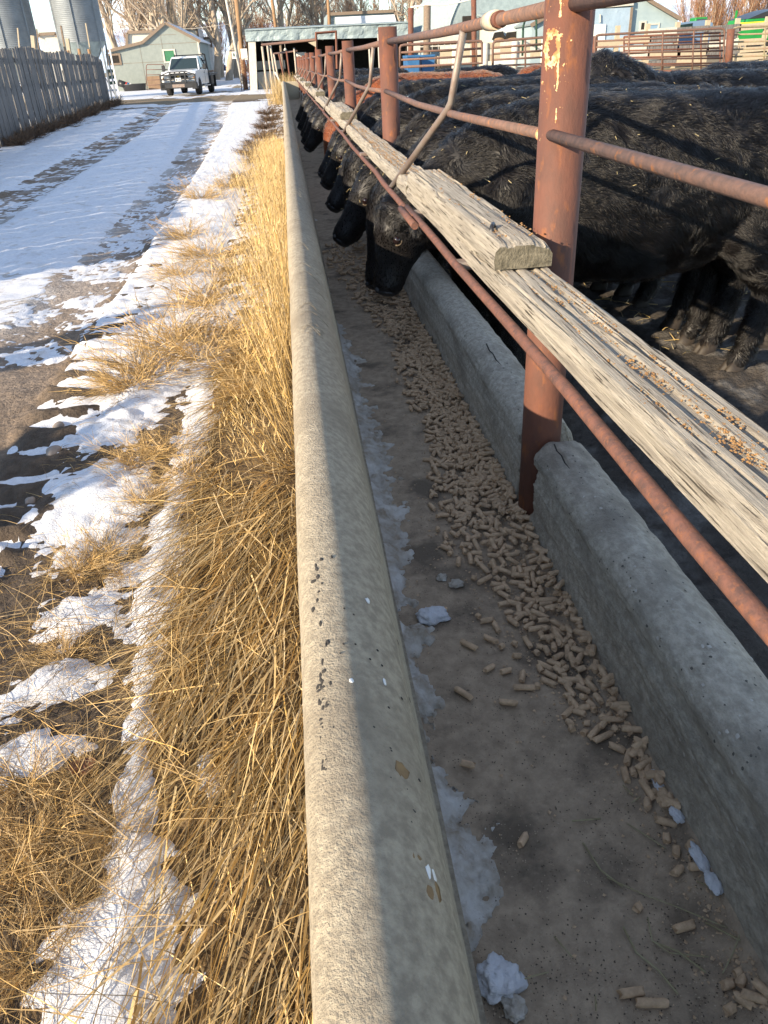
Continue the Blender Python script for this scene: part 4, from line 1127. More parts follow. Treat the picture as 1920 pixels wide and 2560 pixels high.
# ---------------------------------------------------------------- grey farm shed with a gable, and the roofs behind
def gabled(name, px_pts, Y, depth, label, wallm, roofm, base=0.0, cat='building', roof_over=.25, roof_th=.12, dx=0.0):
    """front outline from its eaves and ridge points; the side walls run straight back"""
    P = [at_y(x, y, Y) for x, y in px_pts]
    org = Vector(((P[0].x + P[-1].x)/2, Y, base))
    r = empty(name, org, 0, label, cat)
    Q = [p - org for p in P]
    front = [Vector((Q[0].x, 0, -.3))] + Q + [Vector((Q[-1].x, 0, -.3))]
    MB().prism(front[::-1], (dx, depth, 0)).build('wall', wallm, r)
    for a, b in zip(Q[:-1], Q[1:]):
        d = (b - a).normalized(); nrm = Vector((-d.z, 0, d.x))
        e0 = a - d*(roof_over if a is Q[0] else .0); e1 = b + d*(roof_over if b is Q[-1] else .0)
        m = MB(); m.prism([e0 + nrm*.01, e1 + nrm*.01, e1 + nrm*roof_th, e0 + nrm*roof_th][::-1], (dx, depth + .4, 0))
        o = m.build('roof', roofm, r); o.location.y = -.2
        MB().prism([e0 - nrm*.10, e1 - nrm*.10, e1 + nrm*(roof_th+.01), e0 + nrm*(roof_th+.01)][::-1], (0, .05, 0)).build('barge_board', M_TRIM, r).location.y = -.26
    return r, org
house, ho = gabled('grey_house', [(277, 127), (357, 107), (413, 58), (494, 101)], 80, 11, 'grey gabled farm shed with lean-to and snowy roof behind the white truck', M_SIDING, M_SNOW)
def window(root, org, x0, y0, x1, y1, Y, pane, trim, tw=.12, name='window'):
    a, b = at_y(x0, y1, Y) - org, at_y(x1, y0, Y) - org
    cx, cz = (a.x+b.x)/2, (a.z+b.z)/2; w, h = abs(b.x-a.x), abs(b.z-a.z)
    f = MB()
    for s in (-1, 1):
        f.box((cx + s*(w/2 - tw/2), -.035, cz), (tw, .07, h)); f.box((cx, -.034, cz + s*(h/2 - tw/2)), (w - 2*tw, .068, tw))
    fr = f.build(name, trim, root)
    MB().box((cx, -.012, cz), (w - 2*tw, .02, h - 2*tw)).build('pane', pane, fr)
    return fr
window(house, ho, 411, 122, 437, 158, 80, M_GREENP, M_OLDWHITE)
window(house, ho, 270, 133, 300, 164, 80, M_DARK, M_TRIM, .16)
sm = MB()
for x0, y0, x1, y1 in ((357, 109, 358, 215), (407, 90, 408, 165), (435, 112, 436, 165)):
    a, b = at_y(x0, y0, 80) - ho, at_y(x1, y1, 80) - ho
    sm.box(((a.x+b.x)/2, -.008, (a.z+max(b.z, 0))/2), (.02, .014, abs(a.z - max(b.z, 0))))
for x0, y0, x1, y1 in ((357, 111, 494, 107), (395, 88, 440, 86), (277, 160, 494, 150)):
    a, b = at_y(x0, y0, 80) - ho, at_y(x1, y1, 80) - ho
    sm.bar((a.x, -.008, (a.z+b.z)/2), (b.x, -.008, (a.z+b.z)/2), .014, .025)
sm.build('siding_seam', M_TRIM, house)
a = at_y(494, 101, 80) - ho
MB().box((a.x + .02, 3.0, .9), (.1, 1.8, 1.9), bevel=.01).build('side_door', M_OLDWHITE, house)
MB().box((a.x + .0, -.03, 1.75), (.14, .08, 3.6)).build('corner_board', M_OLDWHITE, house)
gabled('snowy_building', [(318, 118), (318.5, 82), (383, 79), (383.5, 118)], 93, 5, 'snow-covered roof behind the left slope of the grey shed', M_OLDWHITE, M_SNOW, roof_over=0)
gabled('snowy_building', [(465, 100), (466, 73), (492, 71), (497, 100)], 99, 5, 'small snow-covered roof behind the right slope of the grey shed', M_OLDWHITE, M_SNOW, roof_over=0)
gabled('white_shed', [(509, 118), (510, 96), (526, 95), (529, 118)], 104, 4, 'pale shed with snow roof between grey shed and tree trunks', M_WHITEP, M_SNOW, roof_over=0)
gabled('tin_shed', [(98, 90), (99, 86), (141, 84), (142, 90)], 78, 6, 'white ribbed tin roof showing between the two grain bins', M_OLDWHITE, mat('white_tin', (.72, .72, .74), (.55, .52, .50), 1.5, .6, stretch=(9, .2, .2)), roof_over=.1)

# dark green rail fence, pipe gate, stock tub and bucket in front of the shed
rf = empty('rail_fence', at_z(358, 226, 0), 0, 'dark green post and rail fence in front of the grey shed', 'fence'); o0 = Vector(rf.location)
Yr = o0.y
MB().tube([Vector((0, 0, -.2)), at_y(355, 150, Yr) - o0], .20, 8).build('post', M_DKGREEN, rf)
for (xa, ya), (xb, yb) in (((268, 178), (357, 171)), ((270, 194), (357, 186)), ((272, 208), (357, 199))):
    MB().bar(at_y(xa, ya, Yr - .25) - o0, at_y(xb, yb, Yr - .25) - o0, .06, .26).build('rail', M_DKGREEN, rf)
MB().bar(at_y(357, 186, Yr - .3) - o0, at_y(310, 200, Yr - .3) - o0, .05, .2).build('rail', M_DKGREEN, rf)
def pipe_gate(name, tl, tr, br, bl, Y, nbars, r, m, label, uprights=(0, 1), cat='gate', group=None, Y2=None, round_corner=0.0, stay=(.33, .66)):
    Y2 = Y if Y2 is None else Y2
    A, B, Cc, D = at_y(*tl, Y), at_y(*tr, Y2), at_y(*br, Y2), at_y(*bl, Y)
    g = empty(name, D, 0, label, cat, group); o = Vector(D)
    A, B, Cc, D = A-o, B-o, Cc-o, D-o
    def P(u, v): return A.lerp(B, u).lerp(D.lerp(Cc, u), v)
    rc = round_corner
    MB().tube([P(0, 1), P(0, rc*2.2 if rc else 0), P(rc*.25, rc*.6), P(rc, 0), P(1-rc, 0), P(1-rc*.25, rc*.6), P(1, rc*2.2 if rc else 0), P(1, 1), P(0.0001, 1)], r, 8).build('frame', m, g)
    for i in range(1, nbars):
        MB().tube([P(0, i/nbars), P(1, i/nbars)], r*.8, 7).build('bar', m, g)
    for u in stay:
        MB().tube([P(u, 0), P(u, 1)], r*.8, 7).build('upright', m, g)
    return g
pipe_gate('pipe_gate', (365, 161), (410, 161), (412, 224), (368, 226), 78, 5, .035, M_RUST2, 'grey pipe gate with round corner left of the white truck', round_corner=.08, stay=())
mb = MB(); c0 = at_z(392, 226, 0)
tag(MB().box((0, 0, .55), (1.7, .08, 1.1), bevel=.02).build('board_barrier', mat('brown_panel', (.30, .20, .13), (.22, .15, .10), 2, .9), None, c0 + Vector((0, 1.2, 0))), 'brown boarded panel behind the pipe gate near the truck', 'panel')
tb = at_z(338, 229, 0)
tub = MB(); rings = []
for z, k in ((0, .8), (.02, .86), (.55, 1.0), (.6, 1.04), (.6, .96), (.08, .84)):
    rings.append([Vector((1.05*k*math.cos(a), .55*k*math.sin(a), z)) for a in np.linspace(0, 2*math.pi, 20, endpoint=False)])
tag(tub.loft(rings).build('stock_tub', M_BLACK, None, tb), 'black oval stock tub standing by the green post', 'tub')
bk = empty('bucket', tb + Vector((-.75, -.1, .55)), 0, 'tilted dark barrel with a red, white and blue label above the tub', 'barrel')
d = Vector((.62, -.1, -.22)).normalized()
MB().tube([-d*.55, d*.1], [.27, .27], 16).build('barrel_body', M_BLACK, bk)
MB().tube([d*.10, d*.24], [.275, .275], 16).build('label_band', M_REDP, bk); MB().tube([d*.24, d*.42], [.275, .27], 16).build('label_band', M_BLUEP, bk); MB().tube([d*.42, d*.62], [.27, .24], 16).build('label_band', M_WHITEP, bk)

# ---------------------------------------------------------------- trucks
def wheel(root, x, y, r=.40, w=.26, rim=M_CHROME):
    t = MB(); rings = []
    for yy, q in ((-w/2, r*.72), (-w/2, r*.94), (-w*.35, r), (w*.35, r), (w/2, r*.94), (w/2, r*.72)):
        rings.append([Vector((q*math.cos(2*math.pi*k/24), yy, q*math.sin(2*math.pi*k/24))) for k in range(24)])
    ty = t.loft(rings).build('wheel', M_RUBBER, root, (x, y, r))
    s = 1 if y > 0 else -1
    rm = MB(); rm.tube([(0, s*(w/2 - .03), 0), (0, s*(w/2 + .012), 0)], [r*.66, r*.60], 20); rm.tube([(0, s*(w/2), 0), (0, s*(w/2 + .05), 0)], [.09, .07], 12)
    rm.build('rim', rim, ty)
    sp = MB()
    for k in range(6):
        a = 2*math.pi*k/6; sp.bar((.1*math.cos(a), s*(w/2+.018), .1*math.sin(a)), (r*.55*math.cos(a), s*(w/2+.018), r*.55*math.sin(a)), .05, .02, (0, 1, 0))
    sp.build('spokes', M_BLACK, ty)
def pickup(loc, heading, paint, label, flatbed, cat='truck', guard=True):
    """x runs from the front bumper backwards, y across"""
    t = empty('pickup_truck', loc, heading, label, cat)
    def body(prof, y, name, m, bev=.04, parent=t):
        bm = bmesh.new()
        f = bm.faces.new([bm.verts.new((x, -y, z)) for x, z in prof]); g = bmesh.ops.extrude_face_region(bm, geom=[f])
        bmesh.ops.translate(bm, vec=(0, 2*y, 0), verts=[v for v in g['geom'] if isinstance(v, bmesh.types.BMVert)])
        bmesh.ops.recalc_face_normals(bm, faces=bm.faces[:])
        if bev: bmesh.ops.bevel(bm, geom=bm.edges[:], offset=bev, segments=2, affect='EDGES', profile=.5)
        me = bpy.data.meshes.new(name); bm.to_mesh(me); bm.free(); me.materials.append(m)
        for p in me.polygons: p.use_smooth = False
        return link(bpy.data.objects.new(name, me), parent)
    # front clip with arched wheel openings, hood, cab
    arch = [(1.02 + .47*math.cos(a), .42 + .47*math.sin(a)) for a in np.linspace(math.pi, 0, 9)]
    body([(.06, .52), (.06, 1.05), (.16, 1.19), (1.55, 1.26), (3.55, 1.24), (3.55, .50)] + [(1.55, .50)] + arch[::-1], .98, 'body', paint, .035)
    body([(.14, 1.16), (.28, 1.225), (1.55, 1.305), (1.55, 1.2), (.2, 1.13)], .80, 'hood', paint, .03)
    cab = [(1.50, 1.22), (2.08, 1.86), (2.28, 1.93), (3.30, 1.93), (3.52, 1.80), (3.56, 1.22)]
    rings = []
    for x, z in cab: pass
    m = MB()
    def yy(z): return .93 - (z - 1.22)*.26
    L = [Vector((x, -yy(z), z)) for x, z in cab]; R_ = [Vector((x, yy(z), z)) for x, z in cab]
    n = len(cab); m.add(L + R_, [tuple(range(n)), tuple(range(2*n-1, n-1, -1))] + [(k, n+k, n+(k+1) % n, (k+1) % n) for k in range(n)])
    m.build('cab', paint, t)
    def quad(name, pts, mm, parent=t, th=.012):
        a, b, c, d = [Vector(p) for p in pts]; nn = (b-a).cross(d-a).normalized()
        return MB().prism([a, b, c, d], nn*th).build(name, mm, parent)
    quad('windscreen', [(1.545, .84, 1.265), (1.545, -.84, 1.265), (2.06, -.735, 1.835), (2.06, .735, 1.835)], M_GLASS)
    for s in (-1, 1):
        q = [(1.78, s*.925, 1.27), (2.52, s*.925, 1.27), (2.52, s*.775, 1.85), (2.20, s*.775, 1.85)]
        q2 = [(2.62, s*.925, 1.27), (3.42, s*.925, 1.27), (3.36, s*.78, 1.82), (2.62, s*.775, 1.85)]
        for k, qq in enumerate((q, q2)):
            qq = [(x, y + s*.004, z) for x, y, z in qq]
            quad('side_window', qq if s < 0 else qq[::-1], M_GLASS)
        MB().box((2.57, s*.985, .9), (.012, .008, .62)).build('door_seam', M_BLACK, t)
        MB().box((2.40, s*.995, 1.08), (.16, .03, .04), bevel=.01).build('door_handle', M_BLACK, t)
        MB().box((2.6, s*.97, .42), (1.7, .20, .06), bevel=.02).build('running_board', M_CHROME if guard else M_BLACK, t)
        mr = MB(); mr.box((1.72, s*1.20, 1.38), (.09, .20, .30), bevel=.03); mr.bar((1.74, s*.93, 1.30), (1.72, s*1.12, 1.33), .05, .06)
        mr.build('side_mirror', M_BLACK, t)
        hl = MB(); hl.box((.085, s*.72, .98), (.09, .38, .25), bevel=.03); hl.build('headlight', M_LAMP, t)
        MB().box((.075, s*.88, .90), (.10, .10, .10), bevel=.02).build('indicator', M_AMBER, t)
    MB().box((.075, 0, .97), (.07, 1.06, .30), bevel=.02).build('grille', M_BLACK, t)
    em = MB(); em.box((.02, 0, .99), (.03, .30, .075), bevel=.01); em.box((.0185, 0, .99), (.03, .13, .115), bevel=.01); em.build('emblem', M_GOLD, t)
    MB().box((-.02, 0, .55), (.20, 1.96, .26), bevel=.05).build('bumper', M_BLACK if guard else M_CHROME, t)
    for x in (1.02, 4.55):
        for s in (-1, 1): wheel(t, x, s*.84, .41, .27, M_BLACK if guard else M_CHROME)
    if guard:
        g = MB()
        for y in (-.98, -.42, -.14, .14, .42, .98):
            top = 1.18 if abs(y) < .9 else 1.02
            g.bar((-.16, y, .42), (-.13, y, top), .07, .11 if abs(y) in (.42, .98) else .045)
        for z in (1.18,): g.bar((-.13, -.50, z), (-.13, .50, z), .06, .06)
        for z in (1.03, .83, .66): g.bar((-.14, -1.02, z), (-.14, 1.02, z), .06, .07)
        for s in (-1, 1): g.bar((-.13, s*.50, 1.18), (-.13, s*.98, 1.03), .05, .05)
        g.box((-.16, 0, .50), (.16, 2.06, .26), bevel=.03)
        for s in (-1, 1): g.box((-.10, s*.90, .48), (.28, .30, .34), bevel=.03)
        g.build('grille_guard', M_BLACK, t)
        MB().box((-.245, 0, .50), (.02, .7, .16), bevel=.008).build('guard_plate', M_STEEL, t)
        pl = MB().box((-.20, -.02, .80), (.015, .33, .17), bevel=.005).build('licence_plate', M_WHITEP, t)
        ch = MB()
        for k, y in enumerate((-.11, -.055, .02, .075, .115)): ch.box((-.2095, -.02 + y, .795), (.004, .035, .075 if k != 2 else .05))
        ch.build('plate_characters', M_BLACK, pl)
    if flatbed:
        MB().box((4.75, 0, .98), (2.35, 2.15, .10), bevel=.02).build('flatbed', M_BLACK, t)
        hr = MB()
        for s in (-1, 1):
            hr.bar((3.66, s*.98, .95), (3.60, s*.90, 2.0), .07, .07); hr.bar((3.66, s*.45, 1.0), (3.62, s*.45, 2.0), .05, .05)
            hr.bar((3.60, s*.90, 2.0), (3.2, s*.80, 2.05), .05, .05)
        for z in (1.4, 1.7, 2.0): hr.bar((3.62, -.92, z), (3.62, .92, z), .05, .06)
        hr.build('headache_rack', M_BLACK, t)
        for s in (-1, 1):
            MB().box((4.2, s*.95, .68), (.8, .22, .46), bevel=.02).build('side_box', M_BLACK, t)
            MB().box((5.1, s*.92, .60), (.02, .34, .62)).build('mud_flap', M_RUBBER, t)
        MB().box((5.2, 0, .55), (.5, .8, .4)).build('chassis', M_BLACK, t)
        bale = MB(); bale.bar((4.0, -.9, 1.1), (5.6, -.9, 1.12), .05, .12); bale.bar((4.0, .9, 1.1), (5.6, .9, 1.12), .05, .12); bale.build('bed_rail', M_STEEL, t)
    else:
        body([(3.56, .50), (3.56, 1.24), (5.75, 1.24), (5.75, .5), (5.05, .5)] + [(4.55 + .47*math.cos(a), .42 + .47*math.sin(a)) for a in np.linspace(0, math.pi, 9)] + [(4.05, .5)], .98, 'cargo_bed', paint, .03)
        MB().box((5.84, 0, .6), (.14, 1.9, .2), bevel=.04).build('rear_bumper', M_CHROME, t)
        for s in (-1, 1): MB().box((5.745, s*.94, .98), (.05, .1, .36)).build('tail_light', M_REDP, t)
    return t
c1, c2 = at_z(421, 240, 0), at_z(505.6, 235, 0)
fc = (c1 + c2)/2
ang = math.radians(90 - 7)
hd = Vector((math.cos(ang), math.sin(ang), 0))
pickup(fc - hd*1.2, ang, M_TRUCK, 'white pickup with black grille guard and flatbed parked on the snowy lane', True).scale = (1.17, 1.17, 1.17)
bt = at_y(551, 176, 130)
pickup(Vector((bt.x - 5.0, 130, float(terrain(0, 130)) - .2)), math.radians(8), M_BLUETRUCK, 'dark blue pickup parked sideways behind the white truck', False, guard=False)

# ---------------------------------------------------------------- open-fronted shed
shO = Vector((at_y(617, 104, 62).x, 62, 0))
shed = empty('open_shed', shO, 0, 'long open-fronted cattle shed with crumpled grey tin fascia', 'shed')
TL, TR, BL, BR = [at_y(x, y, 62) - shO for x, y in ((612, 77), (1022, 57), (617, 104), (1022, 92))]
nx_, nz_ = 90, 9
U, Vv = np.meshgrid(np.linspace(0, 1, nx_), np.linspace(0, 1, nz_))
Fx = TL.x + (TR.x-TL.x)*U; Fz = (BL.z + (BR.z-BL.z)*U)*(1-Vv) + (TL.z + (TR.z-TL.z)*U)*Vv
Fy = -.12 - .10*(fbm(Fx*2.2, Fz*3.0, 201, 4)-.5)*2 - .05*np.abs(np.sin(Fx*3 + 2*fbm(Fx, Fz*2, 202)))
fas = mesh_np('fascia', np.stack([Fx, Fy, Fz], -1).reshape(-1, 3), grid_faces(nx_, nz_), M_TIN, shed, smooth=False)
W = TR.x - TL.x
m = MB(); m.add([TL + Vector((0, -.25, 0)), TR + Vector((0, -.25, 0)), TR + Vector((0, 7, .3)), TL + Vector((0, 7, .3)), TL + Vector((0, -.25, .06)), TR + Vector((0, -.25, .06)), TR + Vector((0, 7, .36)), TL + Vector((0, 7, .36))], [(3, 2, 1, 0), (4, 5, 6, 7), (0, 1, 5, 4), (1, 2, 6, 5), (2, 3, 7, 6), (3, 0, 4, 7)])
m.build('roof', M_TIN, shed)
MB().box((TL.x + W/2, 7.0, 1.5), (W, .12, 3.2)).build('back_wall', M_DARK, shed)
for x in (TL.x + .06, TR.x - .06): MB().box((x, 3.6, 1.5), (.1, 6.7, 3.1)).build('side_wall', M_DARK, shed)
b0 = at_y(635, 228, 62) - shO
MB().bar((b0.x, 0, -.1), (BL.x + .35, 0, BL.z + .1), .50, .16, (0, 1, 0)).build('corner_post', M_OLDWHITE, shed)
for px_ in (700, 790, 880, 960):
    p = at_y(px_, 100, 62) - shO
    MB().tube([(p.x, .4, 0), (p.x, .4, 3.0)], .09, 8).build('post', M_TRIM, shed)
raf = MB()
for k in range(16):
    x = TL.x + W*(k+.5)/16; raf.bar((x, .1, 2.85 + .03*k*0), (x, 6.9, 3.15), .06, .14)
raf.build('rafters', M_TRIM, shed)
for (xa, ya, xb, yb, zz, mm, nm) in ((638, 150, 712, 176, 1.2, M_OLDWHITE, 'white_cupboard'), (742, 130, 765, 150, 1.2, M_WHITEP, 'white_cabinet')):
    a, b = at_y(xa, yb, 65) , at_y(xb, ya, 65)
    bx = MB().box(((b.x-a.x)/2*0, 0, (b.z-a.z)/2), (b.x-a.x, .5, b.z-a.z), bevel=.02)
    for k in range(4): bx.box((-(b.x-a.x)/2 + (k+.5)*(b.x-a.x)/4, -.262, (b.z-a.z)/2), ((b.x-a.x)/4 - .06, .02, (b.z-a.z)*.86))
    bx.build(nm, mm, shed, Vector(((a.x+b.x)/2, 65, a.z)) - shO)
MB().box((at_y(665, 185, 64).x - shO.x, 2, .55), (1.3, .6, 1.1), bevel=.03).build('storage_bin', M_OLDWHITE, shed)
# a lamp under the shed roof
lp = MB().tube([(0, 0, .35), (0, 0, .1)], .01, 5); lp.tube([(0, 0, .1), (0, 0, .06), (0, 0, -.05)], [.03, .06, .12], 12)
lp.build('hanging_lamp', M_OLDWHITE, shed, at_y(713, 124, 60) - shO)
gabled('roofed_building', [(821, 80), (822, 36), (986, 28), (992, 66)], 78, 6, 'low grey building with snow-covered roof behind the shed', M_TIN, M_TIN, roof_over=0)
sp = [at_y(x, y, 77.6) for x, y in ((840, 64), (838, 43), (986, 36), (992, 58))]
so = sp[0].copy()
snv = MB().prism([p - so for p in sp][::-1], (0, .15, 0)).build('roof_snow', M_SNOW, None, so)
tag(snv, 'thick white snow slab lying on the grey roof behind the shed', 'snow')

# poles, lattice tower, sign
def pole(xb, yb, xt, yt, Y, r, m, label, name='utility_pole', g='utility poles behind the shed'):
    b = at_y(xb, yb, Y); t = at_y(xt, yt, Y); b.z = float(terrain(b.x, b.y)) - .1
    d = (t - b).normalized()
    o = MB().tube([Vector((0, 0, 0)), (t-b) + d*3.5], [r, r*.85], 12).build(name, m, None, b)
    return tag(o, label, 'pole', g)
pole(614, 218, 591, 0, 64.5, .17, M_POLE, 'thick brown utility pole at the left corner of the open shed')
pole(604, 195, 572, 35, 82, .11, M_OLDWHITE, 'thin pale pole carrying a small sign left of the thick pole')
pole(698, 95, 680, 0, 72, .14, M_POLE, 'brown utility pole rising behind the shed roof left of centre')
pole(823, 60, 820, 0, 72, .13, M_POLE, 'brown utility pole beside the snow-covered roof')
sg = at_y(585, 138, 81.6)
s_ = empty('small_sign', sg, 0, 'small white sign with a dark symbol on the thin pale pole', 'sign')
MB().box((0, 0, 0), (.36, .03, .55)).build('sign_panel', M_WHITEP, s_); MB().box((0, -.018, .02), (.14, .01, .26)).build('sign_symbol', M_DKGREEN, s_)
mbx = at_y(611, 136, 64.2)
tag(MB().box((0, 0, 0), (.46, .2, .70), bevel=.02).build('meter_box', M_WHITEP, None, mbx), 'white meter box on the thick brown pole', 'box')
la = at_z(611, 226, 0); lt = at_y(604, 145, la.y)
lat = empty('lattice_frame', la, 0, 'rusty lattice frame standing against the white shed post', 'frame')
dv = lt - la
for dx in (-.2, .12, .42):
    MB().bar((dx, 0, 0), (dx + dv.x + .05, 0, dv.z), .05, .05).build('upright', M_RUST, lat)
zz = MB()
for k in range(9):
    a = k/9; b = (k+1)/9
    zz.bar((-.2 + dv.x*a, -.03, dv.z*a), (.42 + dv.x*b, -.03, dv.z*b), .025, .025); zz.bar((.42 + dv.x*a, -.03, dv.z*a), (-.2 + dv.x*b, -.03, dv.z*b), .025, .025)
zz.build('lacing', M_RUST, lat)
def wire(pts, r, label, m):
    P = [at_y(*p) for p in pts]; c = P[0].copy()
    return tag(MB().tube([p - c for p in P], r, 5).build('overhead_wire', m, None, c), label, 'wire')
wire([(597, 24, 64.4), (640, 28, 68), (685, 33, 72)], .012, 'thin dark cable strung between the two brown poles', M_BLACK)
wire([(350, 72, 90), (480, 72, 84), (575, 60, 81.8)], .014, 'pale overhead cable running in front of the bare trees', M_OLDWHITE)

# pipe uprights of the alley at the far end of the bunk
al = empty('alley_gate', at_z(700, 222, 0), 0, 'tall pipe gateway at the far end of the feed bunk', 'gateway'); ao = Vector(al.location)
for n_, (xb, yb, xt, yt, Y, r, m_) in enumerate(((669, 229, 655, 116, 56, .07, M_PIPEW), (682, 226, 668, 112, 56.5, .06, M_PIPEW), (692, 224, 675, 108, 56, .06, M_PIPEW), (700, 215, 684, 133, 58, .055, M_PIPEW), (713, 180, 697, 134, 52, .05, M_RUST), (724, 172, 716, 128, 52, .05, M_RUST), (740, 172, 735, 120, 54, .05, M_PIPEW))):
    b, t = at_y(xb, yb, Y), at_y(xt, yt, Y); b.z = 0
    MB().tube([b - ao, t - ao], r, 8).build('upright', m_, al)
MB().tube([at_y(655, 112, 56) - ao, at_y(790, 99, 50) - ao], .07, 8).build('cross_pipe', M_RUST2, al)
MB().tube([at_y(684, 134, 58) - ao, at_y(742, 127, 54) - ao], .05, 8).build('cross_pipe', M_RUST2, al)
a, b, c, d = [at_y(x, y, 50) - ao for x, y in ((792, 175), (790, 83), (840, 79), (843, 172))]
MB().tube([a, b, c, d], .085, 4, smooth=False).build('square_arch', M_RUST, al)
MB().prism([at_y(x, y, 49.9) - ao for x, y in ((770, 106), (790, 103), (790, 118))], (0, .05, 0)).build('gusset', M_RAWBOARD, al)
leaning('white_plank', (722, 212), (687, 180), 40, .10, M_WHITEP, 'white plank leaning into the far end of the trough', 'plank')
for (x_, y_), w_ in zip(((922, 110), (945, 85), (958, 82)), ('left', 'middle', 'right')):
    leaning('pale_post', (x_ + 4, 180), (x_, y_), 48, .12, M_OLDWHITE, '%s one of three pale posts before the dark shed opening' % w_, 'post', 'pale posts before the shed')
# ---------------------------------------------------------------- the right-hand background
# quonset barn: an arched ribbed roof seen obliquely, low white lean-to wall with three openings
qa = at_y(1112, 108, 66)
quon = empty('quonset_barn', (qa.x, 66, 0.6), 0, 'big grey arched quonset barn behind the cattle pens', 'barn')
q0 = Vector(quon.location)
R = 6.4; cx = R + .1
rings = []; n = 26
yy = 0.0; k = 0
while yy < 22:
    for dy, dr in ((0, 0), (.22, .0), (.28, .07), (.50, .07)):
        rings.append([Vector((cx + (R+dr)*math.cos(math.pi - math.pi*i/n), yy + dy, .9 + (R+dr)*1.0*math.sin(math.pi*i/n))) for i in range(n+1)])
    yy += .56
m = MB(); m.loft(rings, close=False, caps=False, smooth=False); m.build('arched_roof', M_TIN, quon)
pts = [Vector((cx + (R-.05)*math.cos(math.pi - math.pi*i/n), .12, .9 + (R-.05)*math.sin(math.pi*i/n))) for i in range(n+1)]
MB().prism(([Vector((cx - R + .05, .12, -.6))] + pts + [Vector((cx + R - .05, .12, -.6))])[::-1], (0, .1, 0)).build('end_wall', M_TIN, quon)
sk = MB()
for i0, y0 in ((5, 1.2), (7, 3.4), (9, 2.0), (8, 8.0), (6, 6.5)):
    a0, a1 = math.pi - math.pi*i0/n, math.pi - math.pi*(i0+3)/n
    A = [Vector((cx + (R+.09)*math.cos(a), y0, .9 + (R+.09)*math.sin(a))) for a in (a0, (a0+a1)/2, a1)]
    for p, q in zip(A[:-1], A[1:]): sk.bar(p, q, .45, .03, (math.cos(a0), 0, math.sin(a0)))
sk.build('skylight_strip', M_WHITEP, quon)
a, b = at_y(1158, 40, 65.6) - q0, at_y(1186, 100, 65.6) - q0
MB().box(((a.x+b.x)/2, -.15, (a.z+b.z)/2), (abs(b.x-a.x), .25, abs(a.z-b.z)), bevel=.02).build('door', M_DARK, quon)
a, b = at_y(1212, 78, 65.6) - q0, at_y(1234, 104, 65.6) - q0
fr = MB().box(((a.x+b.x)/2, -.1, (a.z+b.z)/2), (abs(b.x-a.x), .2, abs(a.z-b.z))).build('window', M_OLDWHITE, quon)
MB().box(((a.x+b.x)/2, -.205, (a.z+b.z)/2), (abs(b.x-a.x)*.5, .02, abs(a.z-b.z)*.7)).build('pane', M_GLASS, fr)
# low white feeder building
f0 = at_y(1232, 110, 62); f0.z = .5
wf = empty('white_shed', f0, 0, 'low white ribbed tin wall with three dark feed openings', 'shed')
A, B, Cc, D = [at_y(x, y, 62) - f0 for x, y in ((1232, 50), (1420, 36), (1420, 102), (1230, 110))]
D.z = Cc.z = 0
U, Vv = np.meshgrid(np.linspace(0, 1, 121), np.linspace(0, 1, 5))
Xw = A.x + (B.x - A.x)*U; Zw = (A.z + (B.z - A.z)*U)*Vv; Yw = .03*np.abs(np.mod(U*60, 1) - .5)
mesh_np('wall', np.stack([Xw, Yw, Zw], -1).reshape(-1, 3), grid_faces(121, 5), mat('white_ribbed_tin', (.66, .68, .66), (.52, .55, .54), 3, .6), wf, smooth=False)
MB().prism([A + Vector((-.2, -.2, 0)), B + Vector((.2, -.2, 0)), B + Vector((.2, -.2, .15)), A + Vector((-.2, -.2, .15))][::-1], (0, 5, .5)).build('roof', M_TIN, wf)
MB().prism([Vector((A.x, .06, 0)), Vector((B.x, .06, 0)), B + Vector((0, .06, 0)), A + Vector((0, .06, 0))][::-1], (0, 4, 0)).build('body', M_OLDWHITE, wf)
for x0, x1 in ((1233, 1261), (1264, 1297), (1299, 1336)):
    P = [at_y(x0 - 3, 100, 61.8) - f0, at_y(x1 + 3, 98, 61.8) - f0, at_y(x1 - 3, 78, 61.8) - f0, at_y(x0 + 4, 81, 61.8) - f0]
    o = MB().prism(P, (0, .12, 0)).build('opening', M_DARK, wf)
    MB().ball((P[0].lerp(P[1], .5)) + Vector((0, -.12, .0)), (abs(P[1].x-P[0].x)*.38, .15, .12), 10, 6).build('feed_heap', M_POLE, o)
# gabled barn with the sheeted sliding door
barn, bo = gabled('gabled_barn', [(1330, 62), (1540, -60), (1616, 0), (1695, 47)], 58, 14, 'blue-grey gabled barn with sliding door and two small windows', M_TIN if False else mat('blue_grey_siding', (.34, .42, .44), (.29, .37, .40), 2, .8), M_TIN, base=.6, roof_over=.15)
x0, y0, x1, y1 = 1380, 28, 1570, 100
a, b = at_y(x0, y0, 57.8) - bo, at_y(x1, y1, 57.8) - bo
U, Vv = np.meshgrid(np.linspace(0, 1, 40), np.linspace(0, 1, 20))
Xd = a.x + (b.x-a.x)*U; Zd = (a.z)*Vv
mesh_np('sliding_door', np.stack([Xd, -.22 - .06*fbm(Xd*1.6, Zd*1.4, 207, 4), Zd], -1).reshape(-1, 3), grid_faces(40, 20), mat('bluish_tin', (.40, .50, .60), (.33, .43, .52), 1.2, .45, metal=.2), barn, smooth=False)
MB().bar((a.x - .3, -.2, a.z + .1), (b.x + .1, -.2, a.z + .25), .22, .3).build('door_rail', M_OLDWHITE, barn)
MB().box((b.x + .02, -.2, a.z/2), (.16, .2, a.z)).build('door_post', M_TRIM, barn)
